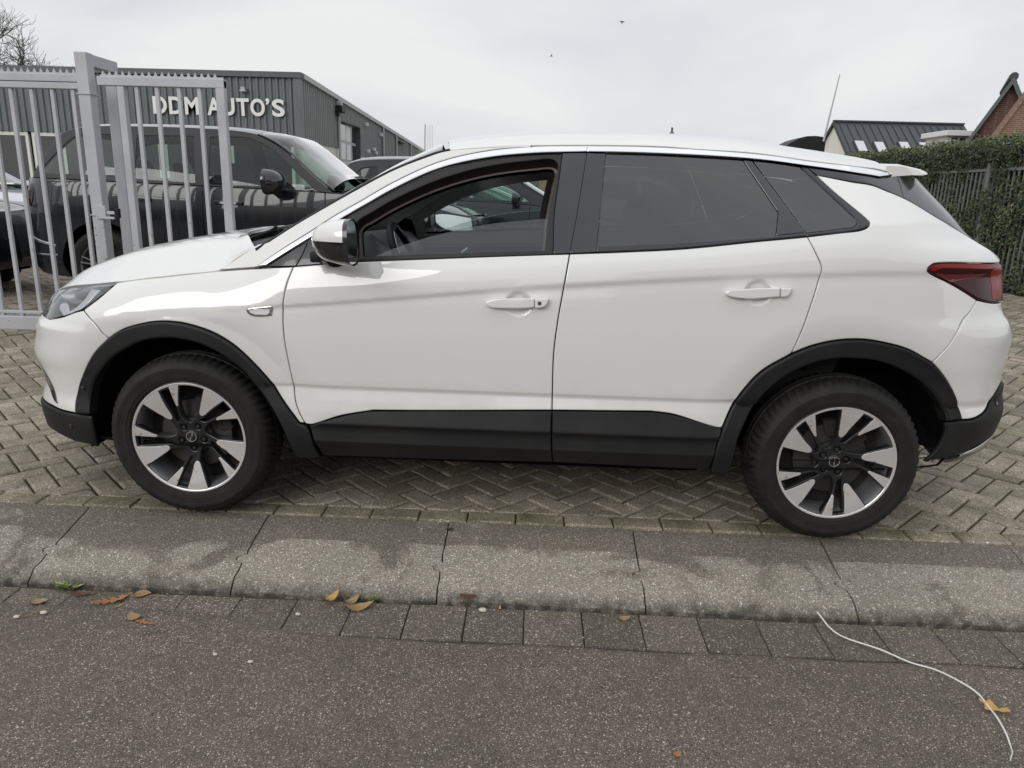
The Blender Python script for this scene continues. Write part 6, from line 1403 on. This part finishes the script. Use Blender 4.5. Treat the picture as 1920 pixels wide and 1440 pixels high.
# dark standing-seam roof house
H = thing('house', 'house with a dark standing-seam metal roof, skylights and white gable', 'house', (20.7, 42, .1))
X0, X1, YR, ZR, SL = 17.1, 24.3, 42.0, 5.87, .72
def slopez(y): return ZR - SL*abs(YR - y)
yf, yb = 36.2, 47.8
def roofslab(x0, x1, ya, yb_, th=.10, lift=0.): 
    za, zb_ = slopez(ya)+lift, slopez(yb_)+lift
    return ([(x0, ya, za), (x1, ya, za), (x1, yb_, zb_), (x0, yb_, zb_), (x0, ya, za-th), (x1, ya, za-th), (x1, yb_, zb_-th), (x0, yb_, zb_-th)], [(0, 1, 2, 3), (7, 6, 5, 4), (0, 4, 5, 1), (1, 5, 6, 2), (2, 6, 7, 3), (3, 7, 4, 0)])
b_ = MB(); b_.add(*roofslab(X0-.12, X1+.1, yf, YR)); b_.add(*roofslab(X0-.12, X1+.1, yb, YR)); b_.box(X0-.14, X1+.12, YR-.12, YR+.12, ZR-.02, ZR+.07); rf = child(b_, 'roof', 'zinc_dark', H)
for k in range(17):
    x = X0 + .12 + k*.43; v, f = roofslab(x, x+.03, yf, YR-.1, .05, .05); s_ = MB().add(v, f); s_.v = [(a-H.location.x, b-H.location.y, c-H.location.z) for a, b, c in s_.v]; s_.obj('standing_seam', 'tile_dark', rf)
for sx, sy in ((17.55, 39.35), (18.62, 39.3), (20.0, 39.35), (21.1, 39.35), (22.9, 39.15)):
    v, f = roofslab(sx, sx+.62, sy, sy+.95, .1, .09); s_ = MB().add(v, f); s_.v = [(a-H.location.x, b-H.location.y, c-H.location.z) for a, b, c in s_.v]; so_ = s_.obj('skylight', 'tile_dark', rf)
    v, f = roofslab(sx+.07, sx+.55, sy+.08, sy+.87, .02, .11); s_ = MB().add(v, f); s_.v = [(a-H.location.x, b-H.location.y, c-H.location.z) for a, b, c in s_.v]; s_.obj('skylight_glass', 'skylight_pane', rf)
b_ = MB(); b_.prism([(yf+.3, .1), (yb-.3, .1), (yb-.3, slopez(yb-.3)-.12), (YR, ZR-.12), (yf+.3, slopez(yf+.3)-.12)], X0, X1, axis='x'); child(b_, 'wall', 'render_white', H)
b_ = MB()
for ya in (yf, yb):
    v, f = roofslab(X0-.16, X0-.11, ya, YR, .22, .03); b_.add(v, f)
child(b_, 'verge_board', 'tile_dark', H)
# brick gable house at the right edge
H = thing('house', 'red-brick house with a steep tiled roof at the right edge', 'house', (16.5, 24, .1))
ax_, az = 15.08, 5.33; sl = 1.93/.99
gx0 = ax_ - 2.2; z0 = az - 2.2*sl
b_ = MB(); b_.add([(ax_, 22, az-.16), (gx0, 22, z0-.16), (gx0, 22, .1), (2*ax_-gx0+1, 22, .1), (2*ax_-gx0+1, 22, z0-.16-sl), (ax_, 22.02, az-.16)], [(0, 1, 2, 3, 4)]);
b_ = MB(); b_.prism([(gx0+.1, .1), (2*ax_-gx0+1.1, .1), (2*ax_-gx0+1.1, z0-.2-sl), (ax_, az-.16), (gx0+.1, z0-.1)], 22.0, 30, axis='y'); child(b_, 'wall', 'brick_red', H)
for sgn in (-1, 1):
    b_ = MB(); e = 2.3; v = [(ax_, 21.72, az), (ax_+sgn*e, 21.72, az-e*sl), (ax_+sgn*e, 30.2, az-e*sl), (ax_, 30.2, az)]; v += [(x, y, z-.13) for x, y, z in v]
    b_.add(v, [(0, 1, 2, 3), (7, 6, 5, 4), (0, 4, 5, 1), (1, 5, 6, 2), (2, 6, 7, 3), (3, 7, 4, 0)]); rf = child(b_, 'roof', 'tile_dark', H)
    for k in range(26 if sgn > 0 else 0):
        for j in range(3):
            y0 = 21.8 + j*.30; t0 = k*.09; t_ = MB(); t_.tube([(ax_+sgn*(t0), y0+.15, az-t0*sl+.03), (ax_+sgn*(t0+.10), y0+.15, az-(t0+.10)*sl+.05)], .12, 8, flat=(1.05, .35)); t_.v = [(a-H.location.x, b-H.location.y, c-H.location.z) for a, b, c in t_.v]; t_.obj('roof_tile', 'tile_dark', rf, smooth=40)
b_ = MB()
for k in range(14): b_.tube([(ax_, 21.7+.3*k, az+.03), (ax_, 21.98+.3*k, az+.05)], .13, 8)
child(b_, 'ridge_tiles', 'tile_dark', H, smooth=40)
b_ = MB()
for sgn in (-1, 1): b_.add(*(lambda e: ([(ax_, 21.66, az+.03), (ax_+sgn*e, 21.66, az+.03-e*sl), (ax_+sgn*e, 21.66, az-.20-e*sl), (ax_, 21.66, az-.20), (ax_, 21.71, az+.03), (ax_+sgn*e, 21.71, az+.03-e*sl), (ax_+sgn*e, 21.71, az-.20-e*sl), (ax_, 21.71, az-.20)], [(0, 1, 2, 3), (7, 6, 5, 4), (0, 4, 5, 1), (1, 5, 6, 2), (2, 6, 7, 3), (3, 7, 4, 0)]))(2.3))
child(b_, 'verge_board', 'trim_steel', H)
b_ = MB(); b_.prism([(13.9, .1), (17.6, .1), (17.6, 3.1), (15.95, 6.5), (14.18, 3.37), (13.9, 2.9)], 20.9, 21.2, axis='y'); child(b_, 'front_wing', 'brick_orange', H)
b_ = MB(); b_.tube([(13.85, 20.86, 2.83), (14.18, 20.86, 3.40), (15.95, 20.86, 6.54), (17.65, 20.86, 3.1)], .045, 6); child(b_, 'wing_verge', 'brick_orange', H)
H.rotation_euler.z = 0
_p = Vector((ax_, 22, 0)); _R = Matrix.Rotation(math.radians(-27), 4, 'Z')
for c_ in kids(H):
    if c_.name.split('.')[0] in ('wall', 'roof', 'ridge_tiles', 'verge_board'):
        c_.matrix_local = Matrix.Translation(_p - H.location) @ _R @ Matrix.Translation(H.location - _p)
        for g_ in kids(c_): pass
# white dormer annex between them
H = thing('dormer', 'white flat-roofed dormer with a double window between the two roofs', 'dormer', (14.8, 24.6, 2.6))
b_ = MB(); b_.box(14.42, 16.2, 24.1, 25.6, 1.0, 3.72); child(b_, 'wall', 'white_frame', H)
b_ = MB(); b_.box(14.25, 16.3, 23.9, 25.7, 3.72, 3.90, .02); child(b_, 'fascia', 'letter_white', H)
for x in (14.55, 14.83):
    b_ = MB(); b_.box(x, x+.20, 24.05, 24.09, 3.40, 3.66); child(b_, 'pane', 'pane_dark', H)
# dark domed cab and whip aerial beyond the roof
bo = thing('cabin', 'dark cabin with a rounded roof showing above the white car roof', 'cabin', (11.7, 30.9, .1))
b_ = MB(); arc = [(-1.0, 3.62), (-.85, 3.76), (-.5, 3.95), (-.15, 4.06), (.2, 4.08), (.5, 4.05), (.66, 3.98), (.66, 0), (-1.0, 0)]
b_.prism([(11.66+x, z+.0) for x, z in arc], 30, 31.8, axis='y'); child(b_, 'shell', 'black_plastic', bo, smooth=30)
b_ = MB(); b_.box(10.9, 12.0, 29.96, 29.99, 2.4, 3.5); child(b_, 'window', 'pane_dark', bo)
b_ = MB(); b_.tube([(12.19, 29.9, 3.85), (12.30, 29.9, 4.8), (12.51, 29.9, 6.55)], [.045, .035, .02], 8); tag(b_.obj('aerial', 'pipe_grey', None), 'long leaning whip aerial standing beside the dark domed cabin', 'aerial')
b_ = MB(); b_.tube([(5.69, 30, 1.0), (5.69, 30, 4.27)], .045, 8); b_.lathe([(.14, 0), (.06, .1)], 10, 'z', M=Matrix.Translation((5.69, 30, 3.99))); tag(b_.obj('vent_pipe', 'trim_steel', None), 'small dark vent pipe showing just above the white car roof', 'pipe')
# houses seen through the cabin
H = thing('house', 'yellow-brick gabled house with blue-grey shutters seen through the cabin', 'house', (-.7, 33, .1))
gx, gz_ = -.62, 2.75; 
b_ = MB(); b_.prism([(-2.1, .1), (.55, .1), (.55, 1.85), (gx, gz_), (-2.1, 1.78)], 30.0, 36, axis='y'); child(b_, 'wall', 'brick_yellow', H)
for sgn in (-1, 1):
    e = 1.35; v = [(gx, 29.8, gz_+.08), (gx+sgn*e, 29.8, gz_+.08-e*.76), (gx+sgn*e, 36, gz_+.08-e*.76), (gx, 36, gz_+.08)]; v += [(x, y, z-.07) for x, y, z in v]
    b_ = MB(); b_.add(v, [(0, 1, 2, 3), (7, 6, 5, 4), (0, 4, 5, 1), (1, 5, 6, 2), (2, 6, 7, 3), (3, 7, 4, 0)]); child(b_, 'roof', 'concrete_pale', H)
for x0, x1 in ((-.72, -.05), (-1.75, -1.15)):
    b_ = MB(); b_.box(x0, x1, 29.93, 29.98, 1.50, 1.86); child(b_, 'shutter', 'blue_grey_door', H)
b_ = MB(); b_.box(.36, .53, 29.9, 29.97, 1.48, 1.72); child(b_, 'window', 'white_frame', H)
H = thing('house', 'long brown-tiled house standing behind the yellow-brick gable', 'house', (4, 34, .1))
b_ = MB(); b_.prism([(.6, .1), (9, .1), (9, 1.9), (.6, 1.9)], 32, 38, axis='y'); child(b_, 'wall', 'brick_yellow', H)
b_ = MB(); b_.add([(-.8, 31.8, 1.85), (9.2, 31.8, 1.85), (9.2, 35, 2.75), (-.8, 35, 2.75), (9.2, 38.2, 1.85), (-.8, 38.2, 1.85)], [(0, 1, 2, 3), (3, 2, 4, 5), (0, 3, 5), (1, 4, 2)]); child(b_, 'roof', 'tile_brown', H)
H = thing('house', 'orange-brick terrace with white window frames seen through the cabin', 'house', (-4, 33, .1))
b_ = MB(); b_.box(-8, -2.2, 30.5, 36, .1, 1.95); child(b_, 'wall', 'brick_orange', H)
b_ = MB(); b_.add([(-8.2, 30.3, 1.9), (-2.15, 30.3, 1.9), (-2.15, 33, 2.5), (-8.2, 33, 2.5)], [(0, 1, 2, 3)]); child(b_, 'roof', 'tile_brown', H)
for x in (-7.4, -6.5, -5.6, -4.7, -3.75, -2.95):
    b_ = MB(); b_.box(x, x+.62, 30.42, 30.49, 1.32, 1.80); w_ = child(b_, 'window', 'white_frame', H)
    p_ = MB(); p_.box(x+.05, x+.57, 30.40, 30.415, 1.37, 1.75); p_.v = [(a-H.location.x, b-H.location.y, c-H.location.z) for a, b, c in p_.v]; p_.obj('pane', 'pane_dark', w_)
wl = MB(); wl.box(-8, 12, 28.0, 28.15, .1, 1.36); o = wl.obj('yard_wall', 'dark_fence_green', None); tag(o, 'low dark green yard wall with pale coping behind the parked cars', 'wall')
b_ = MB(); b_.box(-8, 12, 27.95, 28.2, 1.36, 1.43); b_.obj('coping', 'concrete_pale', o)
# low far skyline: rows of houses and greenery beyond the yard so that the ground does not meet the sky bare
for i, (x0, x1, y, hgt, m_, lb) in enumerate([(25, 44, 62, 4.2, 'brick_red', 'far brick terrace to the right of the dark metal roof'), (-6, 4, 70, 2.6, 'brick_yellow', 'far low brick building beyond the yard, centre')]):
    H = thing('house', lb, 'house', ((x0+x1)/2, y, 0)); b_ = MB(); b_.box(x0, x1, y, y+8, 0, hgt-1); child(b_, 'wall', m_, H)
    b_ = MB(); b_.add([(x0-.2, y-.3, hgt-1.05), (x1+.2, y-.3, hgt-1.05), (x1+.2, y+4, hgt+.3), (x0-.2, y+4, hgt+.3), (x1+.2, y+8.3, hgt-1.05), (x0-.2, y+8.3, hgt-1.05)], [(0, 1, 2, 3), (3, 2, 4, 5), (0, 3, 5), (1, 4, 2)]); child(b_, 'roof', 'tile_brown', H)
# mast with cables
b_ = MB(); b_.tube([(-11.32, 70, 0), (-11.2, 70, 7.4)], .06, 6)
for k in range(4): b_.tube([(-11.0+.16*k, 70, 0), (-10.95+.16*k, 70, 7.35)], .018, 4)
tag(b_.obj('mast', 'pipe_grey', None), 'thin lattice mast on the horizon beyond the workshop', 'mast')
# ================================================================ bare tree, birds
mat('twig_bark', (.085, .07, .058), .9)
tr = thing('bare_tree', 'bare winter tree rising behind the workshop at the top left', 'tree', (-25.5, 32, .1))
b_ = MB(); tw = MB(); rr = random.Random(11)
def branch(p, d, L, r0, lev):
    n = 4; pts = [p]; q = p
    for i in range(n):
        d = (d + Vector((rr.uniform(-.25, .25), rr.uniform(-.25, .25), rr.uniform(-.12, .20)))).normalized(); q = q + d*(L/n); pts.append(q)
        if lev < 5:
            for _ in range(2 if lev > 1 else 1):
                if rr.random() < (.85 if lev < 4 else .6):
                    a = Vector((rr.uniform(-1, 1), rr.uniform(-1, 1), rr.uniform(-.3, .8))).normalized(); branch(q, (d*.55 + a*.75).normalized(), L*rr.uniform(.52, .74), r0*.50, lev+1)
    (b_ if lev < 2 else tw).tube(pts, [max(r0*(1 - .13*i), .006) for i in range(n+1)], 5 if lev < 3 else 3, caps=False)
branch(Vector((-25.0, 32, .1)), Vector((.02, 0, 1)), 4.3, .22, 0)
branch(Vector((-24.9, 32, 3.2)), Vector((.35, 0, 1)).normalized(), 2.6, .13, 1)
branch(Vector((-24.9, 32, 2.8)), Vector((.62, 0, .9)).normalized(), 2.6, .13, 1)
print('tree tris', len(tw.f))
child(b_, 'trunk', 'bark', tr, smooth=60); child(tw, 'branches', 'twig_bark', tr, fix=False)
mat('bird_black', (.02, .02, .022), .7)
def bird(x, y, z, s, lb, rot):
    t = thing('bird', lb, 'bird', (x, y, z)); M = Matrix.Rotation(rot, 4, 'Y')
    b_ = MB(); b_.tube([M @ Vector(p)*s for p in ((0, 0, .13), (0, 0, .08), (0, 0, 0), (0, 0, -.09), (0, 0, -.17))], [.012*s, .035*s, .045*s, .028*s, .006*s], 8); b_.obj('body', 'bird_black', t, smooth=True)
    for sg in (-1, 1):
        w = MB(); v = [M @ Vector(p)*s for p in ((0, 0, .07), (sg*.10, 0, .12), (sg*.22, 0, .08), (sg*.12, 0, .03), (0, 0, -.02))]; v2 = [p + Vector((0, .012, 0)) for p in v]; w.add(v + v2, [(0, 1, 2, 3, 4), (9, 8, 7, 6, 5)] + [(i, i+5, (i+1) % 5+5, (i+1) % 5) for i in range(5)]); w.obj('wing', 'bird_black', t)
bird(2.78, 25, 7.35, .42, 'bird in flight, the higher and larger of the two in the sky', .12)
bird(.31, 25, 6.19, .30, 'bird in flight, the lower and smaller of the two in the sky', -.9)
# ================================================================ across the street, behind the camera (seen in the paint and the glass)
H = None
for i, (x0, x1, hgt, m_, lb) in enumerate([(-26, -14.5, 5.2, 'brick_red', 'red-brick house across the street, behind the viewer on the left'), (-12, -1.5, 4.8, 'brick_yellow', 'yellow-brick house across the street, straight behind the viewer'), (2.5, 13.5, 5.4, 'brick_red', 'red-brick house across the street, behind the viewer on the right'), (17, 27, 4.8, 'brick_yellow', 'yellow-brick house across the street, far right behind the viewer')]):
    H = thing('house', lb, 'house', ((x0+x1)/2, -19, -.14)); yf_ = -15.5
    b_ = MB(); b_.box(x0, x1, yf_-8, yf_, -.14, hgt*.55); child(b_, 'wall', m_, H)
    b_ = MB(); e = hgt*.55; b_.add([(x0-.3, yf_+.4, e-.1), (x1+.3, yf_+.4, e-.1), (x1+.3, yf_-4, e+hgt*.62), (x0-.3, yf_-4, e+hgt*.62), (x1+.3, yf_-8.4, e-.1), (x0-.3, yf_-8.4, e-.1)], [(0, 1, 2, 3), (3, 2, 4, 5), (0, 3, 5), (1, 4, 2)]); child(b_, 'roof', 'tile_brown' if i % 2 else 'tile_dark', H)
    n = int((x1-x0)/2.4)
    for k in range(n):
        xx = x0 + 1.2 + k*2.4
        w_ = MB(); w_.box(xx-.7, xx+.7, yf_, yf_+.06, .7, 2.1); wo = child(w_, 'window', 'white_frame', H)
        p_ = MB(); p_.box(xx-.6, xx+.6, yf_+.061, yf_+.07, .8, 2.0); p_.v = [(a-H.location.x, b-H.location.y, c-H.location.z) for a, b, c in p_.v]; p_.obj('pane', 'pane_dark', wo)
